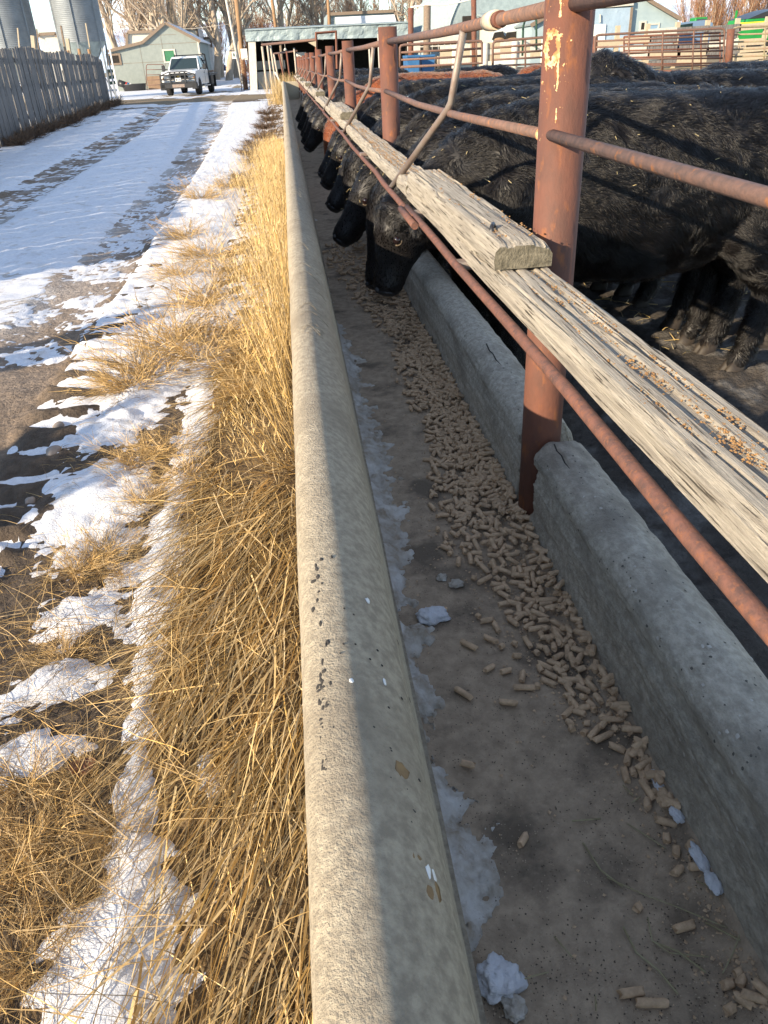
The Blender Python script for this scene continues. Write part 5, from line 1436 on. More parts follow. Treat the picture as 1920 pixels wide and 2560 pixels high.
MB().bar((at_y(1500, 56, 57.7).x - bo.x, -.30, at_y(1500, 56, 57.7).z - bo.z), (at_y(1500, 36, 57.7).x - bo.x, -.30, at_y(1500, 36, 57.7).z - bo.z), .18, .05).build('batten', M_OLDWHITE, barn)
a2, b2 = at_y(1378, 57, 57.7) - bo, at_y(1516, 60, 57.7) - bo
U, Vv = np.meshgrid(np.linspace(0, 1, 81), np.linspace(0, 1, 3))
Xl = a2.x + (b2.x-a2.x)*U; Zl = (b2.z)*Vv
mesh_np('lower_panel', np.stack([Xl, -.34 + .05*np.abs(np.mod(U*40, 1)-.5), Zl], -1).reshape(-1, 3), grid_faces(81, 3), MATS['white_ribbed_tin'], barn, smooth=False)
window(barn, bo, 1597, 52, 1616, 79, 58, M_DARK, M_OLDWHITE, .1)
window(barn, bo, 1617, 57, 1649, 82, 58, mat('blue_pane', (.20, .32, .45), rough=.15, spec=.6), M_OLDWHITE, .1)
dp = at_y(1238, 112, 33); dp.z = .2
ar = empty('pipe_hoop', Vector((at_y(1308, 90, 36).x, 36, .5)), 0, 'tall dark bent pipe hoop rising over the pen gates', 'hoop'); a_o = Vector(ar.location)
MB().tube([at_y(*p, 36) - a_o for p in ((1306, 140), (1308, 66), (1313, 50), (1326, 42), (1336, 42), (1341, 52), (1341, 130))], .045, 8).build('hoop_pipe', M_DKGREEN, ar)

# posts with a white wire between them, horse trailer, tubs
def upright(pb, pt, Y, r, m, label, name='steel_post', g='tall rusty posts beyond the pen'):
    b, t = at_y(*pb, Y), at_y(*pt, Y)
    b.z = min(b.z, float(terrain(b.x, Y)))
    return tag(MB().tube([(0, 0, 0), t - b], r, 10).build(name, m, None, b), label, 'post', g)
upright((1026, 150), (1027, 20), 44, .14, M_RUST, 'left rusty post holding the white line near the trailer')
upright((1066, 150), (1068, 13), 44, .18, M_TRIM, 'thick brown post holding the white line over the trailer')
upright((1187, 170), (1184, -30), 34, .10, M_RUST, 'thin tall rusty pole rising past the quonset barn')
wire([(1027, 18, 44), (1066, 12, 44), (1110, 12, 42), (1150, 5, 38), (1190, -6, 34)], .035, 'thick white line hung from the rusty posts towards the barn', M_WHITEP)
tp = at_z(1100, 150, .25); tp = Vector((at_y(1096, 130, 50).x, 50, .45))
tr = empty('stock_trailer', tp, 0, 'white slatted stock trailer beyond the pen gates', 'trailer')
wT = at_y(1160, 100, 50).x - at_y(1034, 100, 50).x
zb, zt = at_y(1096, 128, 50).z - .45, at_y(1096, 90, 50).z - .45
MB().box((0, 1.2, (zb+zt)/2), (wT, 2.4, zt - zb), bevel=.05).build('trailer_body', M_OLDWHITE, tr)
sl = MB()
for r_ in (0, 1):
    for k in range(7): sl.box((-wT/2 + .55 + k*wT/8.2, -.012, zt - .35 - r_*.24), (wT/10, .03, .17))
sl.build('vent_slots', M_DARK, tr)
for s in (-.5, .5): MB().tube([(s, .1, .3), (s, .35, .3)], .36, 16).build('wheel', M_RUBBER, tr)
def tubbox(pxl, pxr, pyt, Y, h, m, label, name='feed_tub', z0=None):
    l, r_, t = at_y(pxl, pyt, Y), at_y(pxr, pyt, Y), at_y((pxl+pxr)/2, pyt, Y)
    w = r_.x - l.x
    rings = []
    for z, k in ((0, .85), (.05, .9), (h-.06, .98), (h-.05, 1.03), (h, 1.03), (h, .95), (.1, .86)):
        rings.append([Vector((w/2*k*sx, .45*k*sy, z)) for sx, sy in ((-1, -.8), (-.9, -1), (.9, -1), (1, -.8), (1, .8), (.9, 1), (-.9, 1), (-1, .8))])
    return tag(MB().loft(rings, smooth=False).build(name, m, None, ((l.x+r_.x)/2, Y, t.z - h)), label, 'tub')
tubbox(1011, 1044, 138, 26, .9, M_BLUEP, 'left blue plastic tub behind the cattle backs')
tubbox(1046, 1082, 137, 26.6, .9, M_BLUEP, 'right blue plastic tub behind the cattle backs')

# pipe panels and gates round the pen
pipe_gate('pipe_gate', (1000, 113), (1205, 102), (1205, 158), (1000, 168), 24, 3, .035, M_RUST2, 'rusty pipe panel behind the cattle between post and barn', cat='gate', round_corner=.05, stay=(.93,))
pipe_gate('pipe_gate', (1232, 104), (1372, 92), (1372, 175), (1232, 180), 25, 5, .033, M_RUST2, 'rusty pipe panel half hidden by the near post', cat='gate', round_corner=.06, stay=(.58,))
pipe_gate('pipe_gate', (1488, 88), (1812, 70), (1806, 182), (1486, 178), 30, 6, .038, M_RUST2, 'long rusty pipe gate across the pen between two posts', round_corner=.035, stay=(.26, .52, .76))
pipe_gate('pipe_gate', (1832, 68), (2100, 60), (2096, 168), (1828, 178), 30, 6, .036, mat('greenish_pipe', (.26, .25, .15), (.26, .17, .12), 8, .6), 'pipe gate at the right edge beyond the round post', round_corner=.05, stay=(.3, .62))
upright((1818, 188), (1828, 72), 29.6, .13, M_RUST, 'round rusty gate post between the two right pipe gates', 'gate_post', None)
upright((1487, 180), (1488, 90), 30.3, .09, M_RUST, 'rusty hinge post at the left end of the long gate', 'gate_post', None)
pipe_gate('pipe_gate', (1560, 92), (1800, 82), (1800, 176), (1560, 178), 33, 5, .035, M_RUST, 'second rusty pipe panel behind the long pen gate', round_corner=0, stay=(.4, .8))
# weathered board fence behind the gates
bf = empty('wooden_fence', (at_y(1640, 120, 37).x, 37, .6), 0, 'weathered horizontal board fence behind the pipe gates', 'fence'); b_o = Vector(bf.location)
frng = random.Random(9)
for seg in range(9):
    xa, xb = 1395 + seg*75, 1395 + (seg+1)*75
    for r_ in range(5):
        if frng.random() < .10: continue
        ya = 96 - (seg*4.6) + r_*19 + frng.uniform(-3, 3)
        a, b = at_y(xa + frng.uniform(-3, 6), ya, 37) - b_o, at_y(xb + frng.uniform(-6, 8), ya - 4.6 + frng.uniform(-2, 2), 37) - b_o
        MB().bar(a, b, .04, .27 + frng.uniform(-.05, .03)).build('board', M_OLDWHITE if frng.random() < .25 else M_RAWBOARD if frng.random() < .5 else M_BOARD, bf)
for k in range(10):
    x = 1395 + k*75; p = at_y(x, 80 - k*4.6, 37.1) - b_o
    MB().box((p.x, .12, (p.z-.2)/2), (.18, .14, p.z + .4)).build('post', M_RAWBOARD, bf)
bf2 = empty('wooden_fence', (at_y(1150, 120, 40).x, 40, .6), 0, 'low weathered board fence before the quonset barn', 'fence'); b_o = Vector(bf2.location)
for seg in range(5):
    xa, xb = 1100 + seg*75, 1175 + seg*75
    for r_ in range(3):
        a, b = at_y(xa, 122 - seg*4.6 + r_*15, 40) - b_o, at_y(xb, 118 - seg*4.6 + r_*15, 40) - b_o
        MB().bar(a, b, .04, .26).build('board', M_RAWBOARD if (seg+r_) % 2 else M_OLDWHITE, bf2)
    p = at_y(xa + 40, 112 - seg*4.6, 39.8) - b_o
    MB().tube([(p.x, 0, -.4), (p.x, 0, p.z)], .16, 8).build('post', M_OLDWHITE, bf2)

# green machine, grey vehicle
gm = empty('harvester', Vector((at_y(1905, 60, 56).x, 56, .6)), 0, 'bright green farm machine with black tarp at the right edge', 'machine'); g_o = Vector(gm.location)
a, b = at_y(1866, 48, 56) - g_o, at_y(1990, 28, 56) - g_o
U = [(a.x, a.z - .55), (a.x + .15, a.z), (b.x, a.z + .02), (b.x, a.z - .7)]
MB().prism([Vector((x, 0, z)) for x, z in U], (0, 2.6, 0)).build('grain_tank', M_GREENM, gm)
tarp = [Vector((a.x + .15 + (b.x - a.x - .15)*t, 0, a.z + .02 + .55*math.sin(math.pi*min(1, t*1.0)*.62))) for t in np.linspace(0, 1, 9)]
MB().prism((tarp + [Vector((b.x, 0, a.z + .02))])[::-1], (0, 2.6, 0)).build('tarp', M_BLACK, gm)
c, d = at_y(1842, 62, 55.8) - g_o, at_y(2000, 52, 55.8) - g_o
MB().bar(c, d, .12, .22).build('side_stripe', M_YELLOW, gm)
MB().box(((c.x+d.x)/2, .6, c.z - .55), (d.x - c.x, 1.6, .8), bevel=.05).build('lower_body', M_GREENM, gm)
MB().bar(at_y(1835, 75, 55.6) - g_o, at_y(1842, 26, 55.6) - g_o, .10, .10).build('auger', M_GREENM, gm)
MB().tube([Vector((c.x + 2, 0, -.1 + .7)), Vector((c.x + 2, .5, .6))], .7, 18).build('wheel', M_RUBBER, gm)
cbp = at_y(1744, 66, 80); cab2 = empty('small_tractor', cbp, 0, 'small distant green tractor cab above the board fence', 'tractor')
MB().box((0, 0, .25), (1.2, 1.2, .9), bevel=.08).build('cab', M_GREENM, cab2); MB().box((0, -.61, .32), (.9, .02, .5)).build('cab_window', M_GLASS, cab2); MB().box((0, 0, -.5), (1.6, 1.4, .7), bevel=.06).build('tractor_body', M_GREENM, cab2)
gz_ = float(terrain(cbp.x, 80)) - cbp.z
MB().box((0, 0, (gz_ + .6 - .85)/2), (1.5, 1.3, abs(gz_ + .6 + .85)), bevel=.05).build('chassis', M_BLACK, cab2)
for sx_ in (-.9, .9): MB().tube([(sx_ - .2, .2, gz_ + .85), (sx_ + .2, .2, gz_ + .85)], .85, 18).build('wheel', M_RUBBER, cab2)
gv = at_y(1730, 74, 62); van = empty('grey_vehicle', gv, 0, 'blue-grey vehicle roof behind the board fence near the barn', 'vehicle')
MB().prism([Vector((x, 0, z)) for x, z in ((-1.7, -1), (-1.6, -.1), (-1.0, .45), (.9, .55), (1.5, .35), (1.7, -1))], (0, 1.9, 0)).build('vehicle_body', mat('blue_grey_paint', (.16, .24, .36), rough=.3), van)
vz_ = float(terrain(gv.x, 62)) - gv.z
MB().box((0, .95, (vz_ + .35 - 1)/2), (3.2, 1.7, max(.1, -1 - vz_ - .35)), bevel=.02).build('chassis', M_BLACK, van)
for sx_ in (-1.1, 1.1): MB().tube([(sx_, .05, vz_ + .4), (sx_, 1.85, vz_ + .4)], .4, 16).build('wheel', M_RUBBER, van)
MB().prism([Vector((x, -.01, z)) for x, z in ((-1.35, -.05), (-.9, .33), (.0, .40), (.0, -.05))], (0, .02, 0)).build('vehicle_window', M_GLASS, van)
tank = at_y(1120, 78, 74)
wt = empty('small_hopper', Vector((tank.x, 74, .6)), 0, 'small round hopper on legs left of the quonset barn', 'hopper'); t_o = Vector(wt.location)
pz = at_y(1098, 45, 74).z - .6
MB().loft([[Vector((q*math.cos(a_), q*math.sin(a_), z)) for a_ in np.linspace(0, 2*math.pi, 14, endpoint=False)] for q, z in ((1.3, pz - 1.9), (1.3, pz - 1.0), (.25, pz - .2), (.25, pz))], smooth=False).build('hopper_body', M_GALV, wt)
for a_ in np.linspace(.4, 2*math.pi + .4, 4, endpoint=False): MB().bar((1.2*math.cos(a_), 1.2*math.sin(a_), 0), (1.2*math.cos(a_), 1.2*math.sin(a_), pz - 1.5), .08, .08).build('leg', M_BLACK, wt)

# ---------------------------------------------------------------- bare trees
def tree_mesh(seed, H, r0, spread, levels=5, lean=0.0, twig_n=5, upright_=.55):
    rng = random.Random(seed)
    trunk, twigs = MB(), MB()
    def grow(p, d, L, r, lvl):
        segs = 5 if lvl < 2 else (4 if lvl < 3 else 3)
        pts, rr = [p.copy()], [r]
        r_end = r*(.55 if lvl == 0 else .45)
        for i in range(segs):
            d = (d + Vector((rng.gauss(0, 1), rng.gauss(0, 1), rng.gauss(0, .6)))*(.10 if lvl == 0 else .17) + Vector((0, 0, upright_*.12))).normalized()
            p = p + d*L/segs
            pts.append(p.copy()); rr.append(r + (r_end - r)*(i+1)/segs)
        (trunk if lvl < 3 else twigs).tube(pts, rr, 8 if lvl == 0 else (6 if lvl < 2 else (4 if lvl < 3 else 3)), caps=False)
        if lvl >= levels: return
        nb = {0: rng.randint(6, 8), 1: rng.randint(5, 7), 2: rng.randint(4, 6), 3: twig_n, 4: twig_n}[lvl]
        for k in range(nb):
            t = (.28 + .72*(k + rng.random())/nb) if lvl == 0 else rng.uniform(.2, 1)
            i = min(segs-1, int(t*segs)); q = pts[i].lerp(pts[i+1], t*segs - i)
            ax = (pts[i+1] - pts[i]).normalized()
            per = ax.cross(Vector((rng.gauss(0, 1), rng.gauss(0, 1), rng.gauss(0, 1)))).normalized()
            a = rng.uniform(.35, .85)*spread
            nd = (ax*math.cos(a) + per*math.sin(a)).normalized()
            grow(q, nd, L*rng.uniform(.42, .66)*(1 - .35*t if lvl == 0 else 1), max(.006, (rr[i] + (rr[i+1]-rr[i])*(t*segs-i))*rng.uniform(.45, .62)), lvl+1)
        if lvl < 2: grow(pts[-1], d, L*.55, r_end, lvl+1)
    grow(Vector((0, 0, -.3)), Vector((lean, 0, 1)).normalized(), H*.55, r0, 0)
    return trunk, twigs
TREES = []
for i, (H, r0, spread, ln) in enumerate(((19, .48, .95, .08), (17, .40, 1.1, -.14), (21, .52, .85, .02), (18, .36, 1.0, .20))):
    a, b = tree_mesh(400 + i, H, r0, spread, 4, ln, 4)
    r = empty('bare_tree', (0, 0, 0))
    a.build('trunk', M_BARK, r); b.build('twigs', M_TWIG, r)['kind'] = 'stuff'
    TREES.append(r)
def put(src, first, loc, rz, s, label, cat, group):
    o = src if first else copy_tree(src)
    o.location = loc; o.rotation_euler = (0, 0, rz); o.scale = (s, s, s)
    return tag(o, label, cat, group)
trng = random.Random(21)
tree_px = [(95, 92, 3, .8), (330, 98, 1, 1.0), (355, 104, 0, 1.05), (372, 96, 3, .95), (392, 118, 2, .9), (420, 95, 0, 1.0), (440, 108, 1, 1.0), (462, 100, 2, 1.0), (478, 94, 0, .9), (505, 112, 2, 1.1), (536, 100, 3, 1.05), (548, 108, 0, .95), (566, 96, 1, 1.1), (590, 104, 2, 1.0), (602, 120, 2, .9), (715, 112, 0, .95), (728, 120, 3, .95), (770, 116, 1, .9), (795, 125, 2, .95), (812, 112, 3, .9), (880, 130, 0, .9), (935, 120, 1, .9), (1010, 112, 3, .95), (1050, 122, 2, .9), (1100, 110, 0, .9), (1135, 118, 1, .9), (300, 112, 2, .85)]
usedt = set()
for px_, Yt, k, s in tree_px:
    x = at_y(px_, 160, Yt).x
    put(TREES[k], k not in usedt, (x, Yt, float(terrain(x, Yt))), trng.uniform(0, 6.28), s*trng.uniform(.92, 1.06), 'tall bare grey cottonwood in the row behind the farm buildings', 'tree', 'bare cottonwoods behind the farmyard')
    usedt.add(k)
BUSH = []
for i in range(3):
    rng = random.Random(500 + i); st, tw = MB(), MB()
    for k in range(15):
        a = rng.uniform(0, 6.28); d = Vector((math.cos(a)*rng.uniform(.15, .5), math.sin(a)*rng.uniform(.15, .5), 1)).normalized()
        p = Vector((math.cos(a)*.3, math.sin(a)*.3, -.1)); L = rng.uniform(3.8, 6.2)
        pts = [p]
        for j in range(5):
            d = (d + Vector((rng.gauss(0, .1), rng.gauss(0, .1), .05))).normalized(); p = p + d*L/5; pts.append(p.copy())
        st.tube(pts, [.06, .05, .04, .03, .02, .008], 5, caps=False)
        for q in range(30):
            t = rng.uniform(.15, 1); ii = min(4, int(t*5)); b = pts[ii].lerp(pts[ii+1], t*5-ii)
            nd = (d + Vector((rng.gauss(0, .4), rng.gauss(0, .4), .35))).normalized(); l2 = rng.uniform(.5, 1.5)
            m_ = b + nd*l2*.5; e = b + (nd + Vector((rng.gauss(0, .2), rng.gauss(0, .2), .2)))*l2
            tw.tube([b, m_, e], [.016, .012, .004], 3, caps=False)
            for w in range(2):
                c_ = b.lerp(e, rng.uniform(.3, .9)); tw.tube([c_, c_ + (nd + Vector((rng.gauss(0, .5), rng.gauss(0, .5), .2)))*l2*.45], [.010, .004], 3, caps=False)
    r = empty('willow_bush', (0, 0, 0)); st.build('stems', M_BARK, r)['kind'] = 'stuff'; tw.build('twigs', M_REDTWIG, r)['kind'] = 'stuff'
    BUSH.append(r)
usedb = set()
ORD = ('first', 'second', 'third', 'fourth', 'fifth', 'sixth', 'seventh', 'eighth')
for wi, (px_, Yt, k, s) in enumerate([(1745, 100, 0, 1.0), (1770, 108, 2, .9), (1790, 98, 1, 1.05), (1822, 102, 2, .8), (1850, 96, 0, 1.15), (1885, 100, 1, 1.0), (1930, 98, 2, 1.2)]):
    x = at_y(px_, 60, Yt).x
    put(BUSH[k], k not in usedb, (x, Yt, float(terrain(x, Yt))), trng.uniform(0, 6), s*1.22, 'reddish bare willow bush beyond the pens, %s of seven from the left' % ORD[wi], 'bush', 'willow bushes at the right background'); usedb.add(k)
for px_, Yt, k, s in [(345, 120, 0, 1.3), (410, 124, 1, 1.4), (455, 118, 2, 1.3), (500, 125, 0, 1.35), (545, 122, 1, 1.3), (620, 130, 2, 1.5), (645, 134, 0, 1.45), (680, 138, 1, 1.4), (735, 132, 2, 1.45), (780, 130, 0, 1.5), (840, 134, 1, 1.6), (900, 128, 2, 1.5), (960, 130, 0, 1.4), (1020, 126, 1, 1.5), (1075, 132, 2, 1.4), (1140, 126, 0, 1.4)]:
    x = at_y(px_, 150, Yt).x
    put(BUSH[k], False, (x, Yt, float(terrain(x, Yt))), trng.uniform(0, 6), s, 'reddish brushy thicket under the bare cottonwoods', 'bush', 'brush under the cottonwoods')
# dark hedge line at right and low scrub, the far mountain
nx_, ny_ = 160, 40
U, Vv = np.meshgrid(np.linspace(0, 1, nx_), np.linspace(0, 1, ny_))
MX = -7000 + 14000*U; MY = 6500 + 2600*Vv
ridge = (.28 + .72*fbm(U*7, Vv*1.5, 301, 6))*(.45 + .55*sstep(.55, .78, U))
MZ = 1450*np.sin(np.clip(Vv*1.25, 0, 1)*math.pi/2)**1.2*ridge*(.25 + .75*fbm(U*22, Vv*8, 302, 5)) - 20
tag(mesh_np('mountain', np.stack([MX, MY, MZ], -1).reshape(-1, 3), grid_faces(nx_, ny_), M_MOUNT), kind='structure')
# ---------------------------------------------------------------- dry grass and weeds
def blades(name, roots, dirs, length, width, droop, tint, mat_, label, cat, seed, segs=4, face=None):
    """thin tapering blades; dirs are the starting directions, droop bends them down"""
    rng = np.random.default_rng(seed); n = len(roots)
    d = dirs/np.linalg.norm(dirs, axis=1)[:, None]
    side = np.cross(d, rng.normal(0, 1, (n, 3))); side /= np.linalg.norm(side, axis=1)[:, None] + 1e-9
    P = roots.copy(); V = np.empty((n, (segs+1)*2, 3), np.float32)
    for i in range(segs+1):
        w = width*(1 - .8*(i/segs)**1.5)
        V[:, 2*i] = P - side*w[:, None]/2; V[:, 2*i+1] = P + side*w[:, None]/2
        d = d + np.array([0, 0, -1])*(droop/segs)[:, None] + rng.normal(0, .05, (n, 3)); d /= np.linalg.norm(d, axis=1)[:, None]
        P = P + d*(length/segs)[:, None]
        gz_ = roots[:, 2] + .003 + .012*rng.random(n); low = P[:, 2] < gz_
        P[low, 2] = gz_[low]; d[low, 2] = np.maximum(d[low, 2], 0)
    f = np.array([(2*i, 2*i+1, 2*i+3, 2*i+2) for i in range(segs)])
    Fq = (f[None] + np.arange(n)[:, None, None]*(segs+1)*2).reshape(-1, 4)
    o = mesh_np(name, V.reshape(-1, 3), Fq, mat_, None, smooth=False, col=np.repeat(tint, (segs+1)*2, 0))
    return tag(o, label, cat, kind='stuff')
def tints(n, rng, lo=.5, hi=1.15, warm=.08):
    v = rng.uniform(lo, hi, (n, 1)); w = rng.normal(0, warm, (n, 1))
    return np.clip(v*np.concatenate([1 + w*.5, np.ones((n, 1)), 1 - w*1.6], 1), .05, 1.6)
# tall standing grass along the outer wall
rng = np.random.default_rng(41)
n = 5200
yy = 2.9 + 11.1*rng.random(n)**1.15
clump = fbm(yy*2.2, yy*0, 44, 3)
kp = rng.random(n) < np.clip((clump - .22)*3.4, .15, 1); yy, clump = yy[kp], clump[kp]; n = len(yy)
xx = -.08 - .25*np.abs(rng.normal(0, .5, n))*(.45 + clump)
h = (.42 + .50*rng.random(n)**.7)*np.interp(yy, [2.9, 3.4, 4.2, 9, 12, 14.5], [.6, .8, 1, 1, .8, .45])*(.7 + .5*clump)
roots = np.stack([xx, yy, ground_z(xx, yy) - .01], 1)
fall = np.interp(yy, [2.9, 3.3, 4.0, 5.5], [1.6, 1.0, .5, .15])*rng.random(n)
dirs = np.stack([rng.normal(-.07, .12, n) - .15*(xx < -.25) - .35*fall, rng.normal(.06, .13, n) - .9*fall, np.ones(n)], 1)
blades('tall_grass', roots, dirs, h, np.full(n, .0030)*rng.uniform(.7, 1.5, n), rng.uniform(.02, .25, n), tints(n, rng, .45, 1.25, .13), M_GRASS, 'tall golden dead grass standing along the outer trough wall', 'grass', 1)
# seed heads: short tufts near the tips
sel = rng.choice(n, 2600, replace=False); k = 5
tip = roots[sel] + (dirs[sel]/np.linalg.norm(dirs[sel], axis=1)[:, None])*(h[sel]*.86)[:, None]
rt = np.repeat(tip, k, 0) + rng.normal(0, .02, (len(sel)*k, 3))*[.3, .3, 1.6]
blades('grass_heads', rt, np.stack([rng.normal(0, .4, len(rt)), rng.normal(0, .4, len(rt)), np.ones(len(rt))], 1), rng.uniform(.02, .05, len(rt)), np.full(len(rt), .0028), np.full(len(rt), .2), tints(len(rt), rng, .7, 1.3), M_GRASS, 'feathery seed heads on the tall golden grass', 'grass', 2, segs=2)
# lodged grass lying beside the wall in the foreground
n = 9000
yy = .35 + 4.6*rng.random(n)**1.35; edge = np.interp(yy, [.3, 1.0, 1.6, 2.4, 3.5, 5], [-.52, -.46, -.52, -.58, -.56, -.5])
xx = -.06 + (edge + .06)*rng.random(n)**.85
L = rng.uniform(.10, .42, n)*np.interp(yy, [.3, 1.2, 5], [.75, 1, 1]); th = rng.normal(-1.95, .42, n)
bare = fbm(xx*5, yy*3, 47, 3)
keep = rng.random(n) < np.clip((bare - .36)*4.5, .06, 1)*np.where(snow_t(xx, yy) > .004, .25, 1)
xx, yy, L, th = xx[keep], yy[keep], L[keep], th[keep]; n = len(xx)
roots = np.stack([xx, yy, ground_z(xx, yy) + .004 + .03*rng.random(n)**2], 1)
dirs = np.stack([np.cos(th)*.85, np.sin(th), rng.uniform(.0, .34, n)], 1)
blades('lying_grass', roots, dirs, L, rng.uniform(.0018, .0042, n), rng.uniform(.12, .55, n), tints(n, rng, .35, 1.45), M_GRASS, 'flattened dry straw-coloured grass beside the near trough wall', 'grass', 3)
# a few thick pale stalks
n = 260
yy = .45 + 2.4*rng.random(n)**1.2; xx = -.08 - .38*rng.random(n); th = rng.normal(-1.85, .22, n)
roots = np.stack([xx, yy, ground_z(xx, yy) + .012 + .03*rng.random(n)], 1)
blades('grass_stalks', roots, np.stack([np.cos(th), np.sin(th), rng.uniform(.0, .2, n)], 1), rng.uniform(.25, .55, n), rng.uniform(.0045, .0075, n), rng.uniform(.1, .4, n), tints(n, rng, .8, 1.3, .05), M_GRASS, 'broad pale stalks lying across the flattened grass', 'grass', 4)
# short litter everywhere on the verge
n = 15000
yy = .3 + 7.5*rng.random(n)**1.5; xx = -.05 - 1.2*rng.random(n)
dn = fbm(xx*3.2, yy*2.2, 49, 4)
snowy = snow_t(xx, yy) > .004
keep = rng.random(n) < np.where(snowy, .10, np.clip((dn-.3)*3, .15, 1)*np.where(xx < -1.05, .3, 1)); xx, yy = xx[keep], yy[keep]; n = len(xx)
th = rng.uniform(0, 6.28, n)
roots = np.stack([xx, yy, ground_z(xx, yy) + .006 + np.maximum(0, np.minimum(snow_t(xx, yy), .012))], 1)
blades('grass_litter', roots, np.stack([np.cos(th), np.sin(th), rng.uniform(0, .45, n)], 1), rng.uniform(.03, .16, n), rng.uniform(.0012, .003, n), rng.uniform(.2, .9, n), tints(n, rng, .3, 1.0), M_WEED, 'brown litter of dead grass on soil and snow', 'grass', 5, segs=3)
# loose wiry stems over the snow ridge in the foreground
n = 600
yy = .4 + 1.7*rng.random(n)**1.1; xx = -.30 - .75*rng.random(n); th = rng.normal(2.6, 1.2, n)
roots = np.stack([xx, yy, ground_z(xx, yy) + .02 + .05*rng.random(n)], 1)
blades('wiry_stems', roots, np.stack([np.cos(th), np.sin(th), rng.uniform(.02, .4, n)], 1), rng.uniform(.15, .42, n), rng.uniform(.0014, .0028, n), rng.uniform(.15, .6, n), tints(n, rng, .35, 1.0), M_WEED, 'wiry brown weed stems lying over snow and soil', 'stems', 6, segs=6)
# bushy dry weeds standing or lodged on the verge: each clump a thing
def weed_proto(seed, nst, dark=False):
    rng = random.Random(seed); P, D, L, W = [], [], [], []
    for s in range(nst):
        a = rng.uniform(0, 6.28); el = rng.uniform(.12, 1.0)
        d = Vector((math.cos(a)*math.cos(el) - .25, math.sin(a)*math.cos(el) - .15, math.sin(el)*.8)).normalized()
        p = Vector((rng.gauss(0, .03), rng.gauss(0, .03), 0)); l = rng.uniform(.16, .34)
        P.append(p); D.append(d); L.append(l); W.append(.0036)
        for k in range(rng.randint(7, 12)):
            q = p + d*l*rng.uniform(.2, .98) - Vector((0, 0, .04*rng.random())); e = (d + Vector((rng.gauss(0, .5), rng.gauss(0, .5), rng.gauss(.1, .4)))).normalized()
            P.append(q); D.append(e); L.append(rng.uniform(.04, .12)); W.append(.0024)
    return [np.array(v, float) for v in (P, D, L, W)]
wr = np.random.default_rng(77)
WEEDS = []
for i in range(4):
    P, D, L, W = weed_proto(600 + i, 80)
    o = blades('weed_clump', P, D, L, W, wr.uniform(.1, .6, len(P)), tints(len(P), wr, .45, 1.25), M_WEED, None, None, 700 + i, segs=3)
    del o['kind']; WEEDS.append(o)
P, D, L, W = weed_proto(690, 80)
dk = blades('weed_clump', P, D, L, W*2.2, wr.uniform(.0, .4, len(P)), tints(len(P), wr, .5, 1.4), M_DARKWEED, None, None, 790, segs=3); del dk['kind']
usedw = set()
weed_spots = [(500, 500, 1.25), (560, 470, 1.1), (470, 590, 1.0), (520, 640, 1.15), (455, 690, .9), (520, 760, 1.2), (590, 690, 1.1), (430, 860, 1.25), (500, 900, 1.2), (380, 930, 1.15), (330, 970, .9), (560, 840, 1.0), (350, 1150, 1.0), (430, 1130, .9), (360, 1260, .8), (480, 1200, .8), (250, 1380, .9), (190, 1420, .8), (310, 1420, .6), (170, 1640, .6), (60, 1960, .7), (110, 2080, .75), (220, 1960, .6), (50, 2200, .7), (160, 2280, .6), (60, 2420, .65), (290, 2080, .5), (620, 1000, .8), (600, 920, .9)]
for i, (px_, py_, s) in enumerate(weed_spots):
    k = i % 4; p = at_z(px_, py_, .02); s *= 1.3 if py_ < 1000 else .8; p.z = float(ground_z(p.x, p.y))
    put(WEEDS[k], k not in usedw, p, trng.uniform(0, 6.28), s, 'bushy tangle of dry tan weed stems on the snowy verge', 'weed', 'dry weed clumps between lane and trough'); usedw.add(k)
for i, Yd in enumerate((12.6, 15.5, 17, 18.6, 20.5, 24, 27, 31)):
    x = -.45 - .25*trng.random(); q = dk if i == 0 else dk.copy()
    if i: COL.objects.link(q)
    q.location = (x, Yd, float(ground_z(x, Yd))); q.scale = (1.5, 2.4, 1.3); q.rotation_euler = (0, 0, trng.uniform(-.4, .4))
    tag(q, 'dark brush clump along the far outer trough wall, %s from the camera' % ORD[i], 'brush', 'dark brush along the far trough wall')
for i in range(30):
    Yd = 23 + 27*i/30 + trng.uniform(-.3, .3); x = fence_x(Yd) + .25 + trng.uniform(0, .25)
    q = dk.copy(); COL.objects.link(q); q.location = (x, Yd, float(ground_z(x, Yd))); q.rotation_euler = (0, 0, trng.uniform(-.5, .5)); q.scale = (1.5, 2.2, trng.uniform(1.2, 2.0))
    tag(q, 'dark dead brush growing at the foot of the grey board fence', 'brush', 'dead brush at the foot of the board fence')
# golden grass at the far end of the bunk
n = 1500
xx = rng.normal(.1, .35, n); yy = 36.6 + 3*rng.random(n)
roots = np.stack([xx, yy, np.full(n, -.02)], 1)
blades('far_grass', roots, np.stack([rng.normal(0, .2, n), rng.normal(0, .2, n), np.ones(n)], 1), rng.uniform(.5, 1.3, n), np.full(n, .012), rng.uniform(0, .3, n), tints(n, rng, .5, 1.0), M_GRASS, 'golden weeds growing beyond the end of the feed bunk', 'grass', 9)
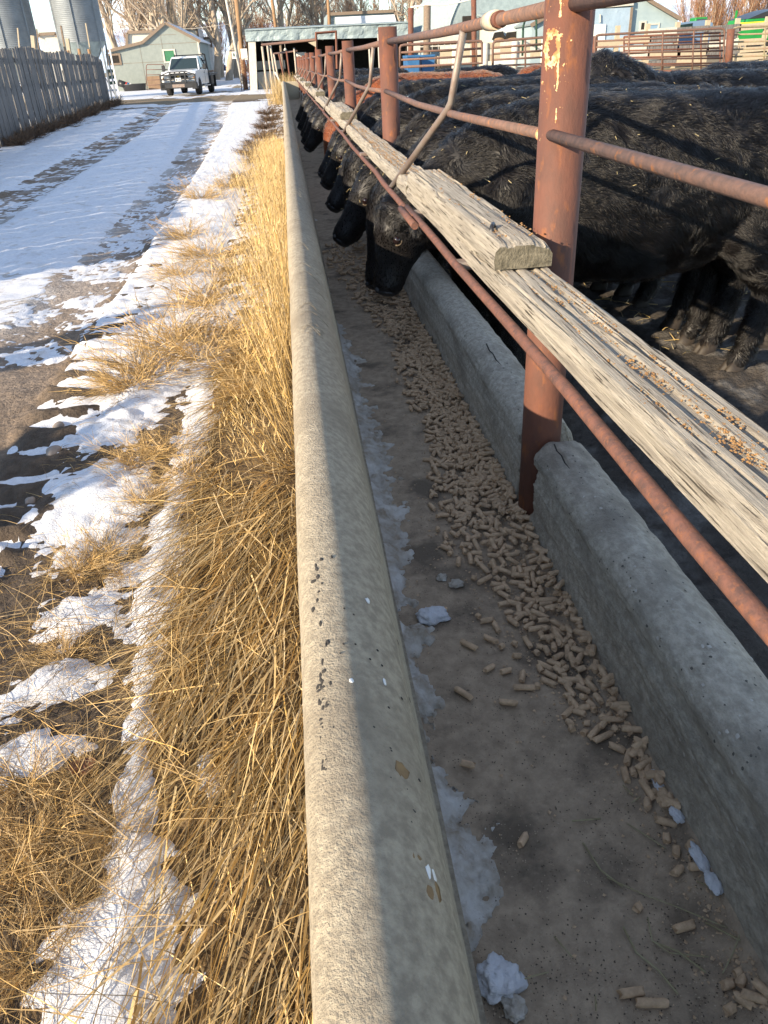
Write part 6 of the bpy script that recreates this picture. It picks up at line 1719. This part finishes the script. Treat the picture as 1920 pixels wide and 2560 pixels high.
# straw bits strewn on the pen floor behind
n = 6000
yy = 4 + 28*rng.random(n); xx = 1.2 + 18*rng.random(n)*(yy/30); th = rng.uniform(0, 6.28, n)
roots = np.stack([xx, yy, ground_z(xx, yy) + .01], 1)
blades('straw', roots, np.stack([np.cos(th), np.sin(th), rng.uniform(0, .3, n)], 1), rng.uniform(.06, .25, n)*(.5 + yy/25), .003 + .0008*yy, rng.uniform(.2, .8, n), tints(n, rng, .5, 1.1), M_STRAW, 'straw strewn over the pen floor behind the cattle', 'straw', 10, segs=2)
# brown leaf, stones
lf = at_z(208, 1925, .03); lf.z = float(ground_z(lf.x, lf.y)) + .03
mb = MB()
out = [Vector((.033*math.cos(a)*(1 + .12*math.sin(3*a)), .024*math.sin(a), .006*math.cos(2*a))) for a in np.linspace(0, 2*math.pi, 18, endpoint=False)]
mb.add([Vector((0, 0, -.003))] + out, [(0, k+1, (k+1) % 18 + 1) for k in range(18)])
lo = mb.build('fallen_leaf', M_LEAF, None, lf); lo.rotation_euler = (.25, .1, .3)
sm_ = lo.modifiers.new('thick', 'SOLIDIFY'); sm_.thickness = .0012
tag(lo, 'single brown cottonwood leaf lying on the dry weeds', 'leaf')
def stone(px_, py_, r, seed, label):
    p = at_z(px_, py_, 0); bm = bmesh.new(); bmesh.ops.create_icosphere(bm, subdivisions=3, radius=1)
    for v in bm.verts:
        v.co *= 1 + .22*mnoise.noise(v.co*1.3 + Vector((seed, 0, 0))); v.co = Vector((v.co.x*r, v.co.y*r*1.3, v.co.z*r*.6))
    me = bpy.data.meshes.new('stone'); bm.to_mesh(me); bm.free(); me.materials.append(M_STONE)
    for q in me.polygons: q.use_smooth = True
    o = bpy.data.objects.new('stone', me); COL.objects.link(o); o.location = (p.x, p.y, float(ground_z(p.x, p.y)) + r*.2)
    tag(o, label, 'stone')
stone(135, 1135, .035, 1, 'larger smooth brown stone in the dark soil of the wheel track')
stone(145, 1060, .028, 2, 'smooth grey stone just above the larger brown stone')
stone(75, 1250, .022, 3, 'small stone lowest in the dark soil at the left')
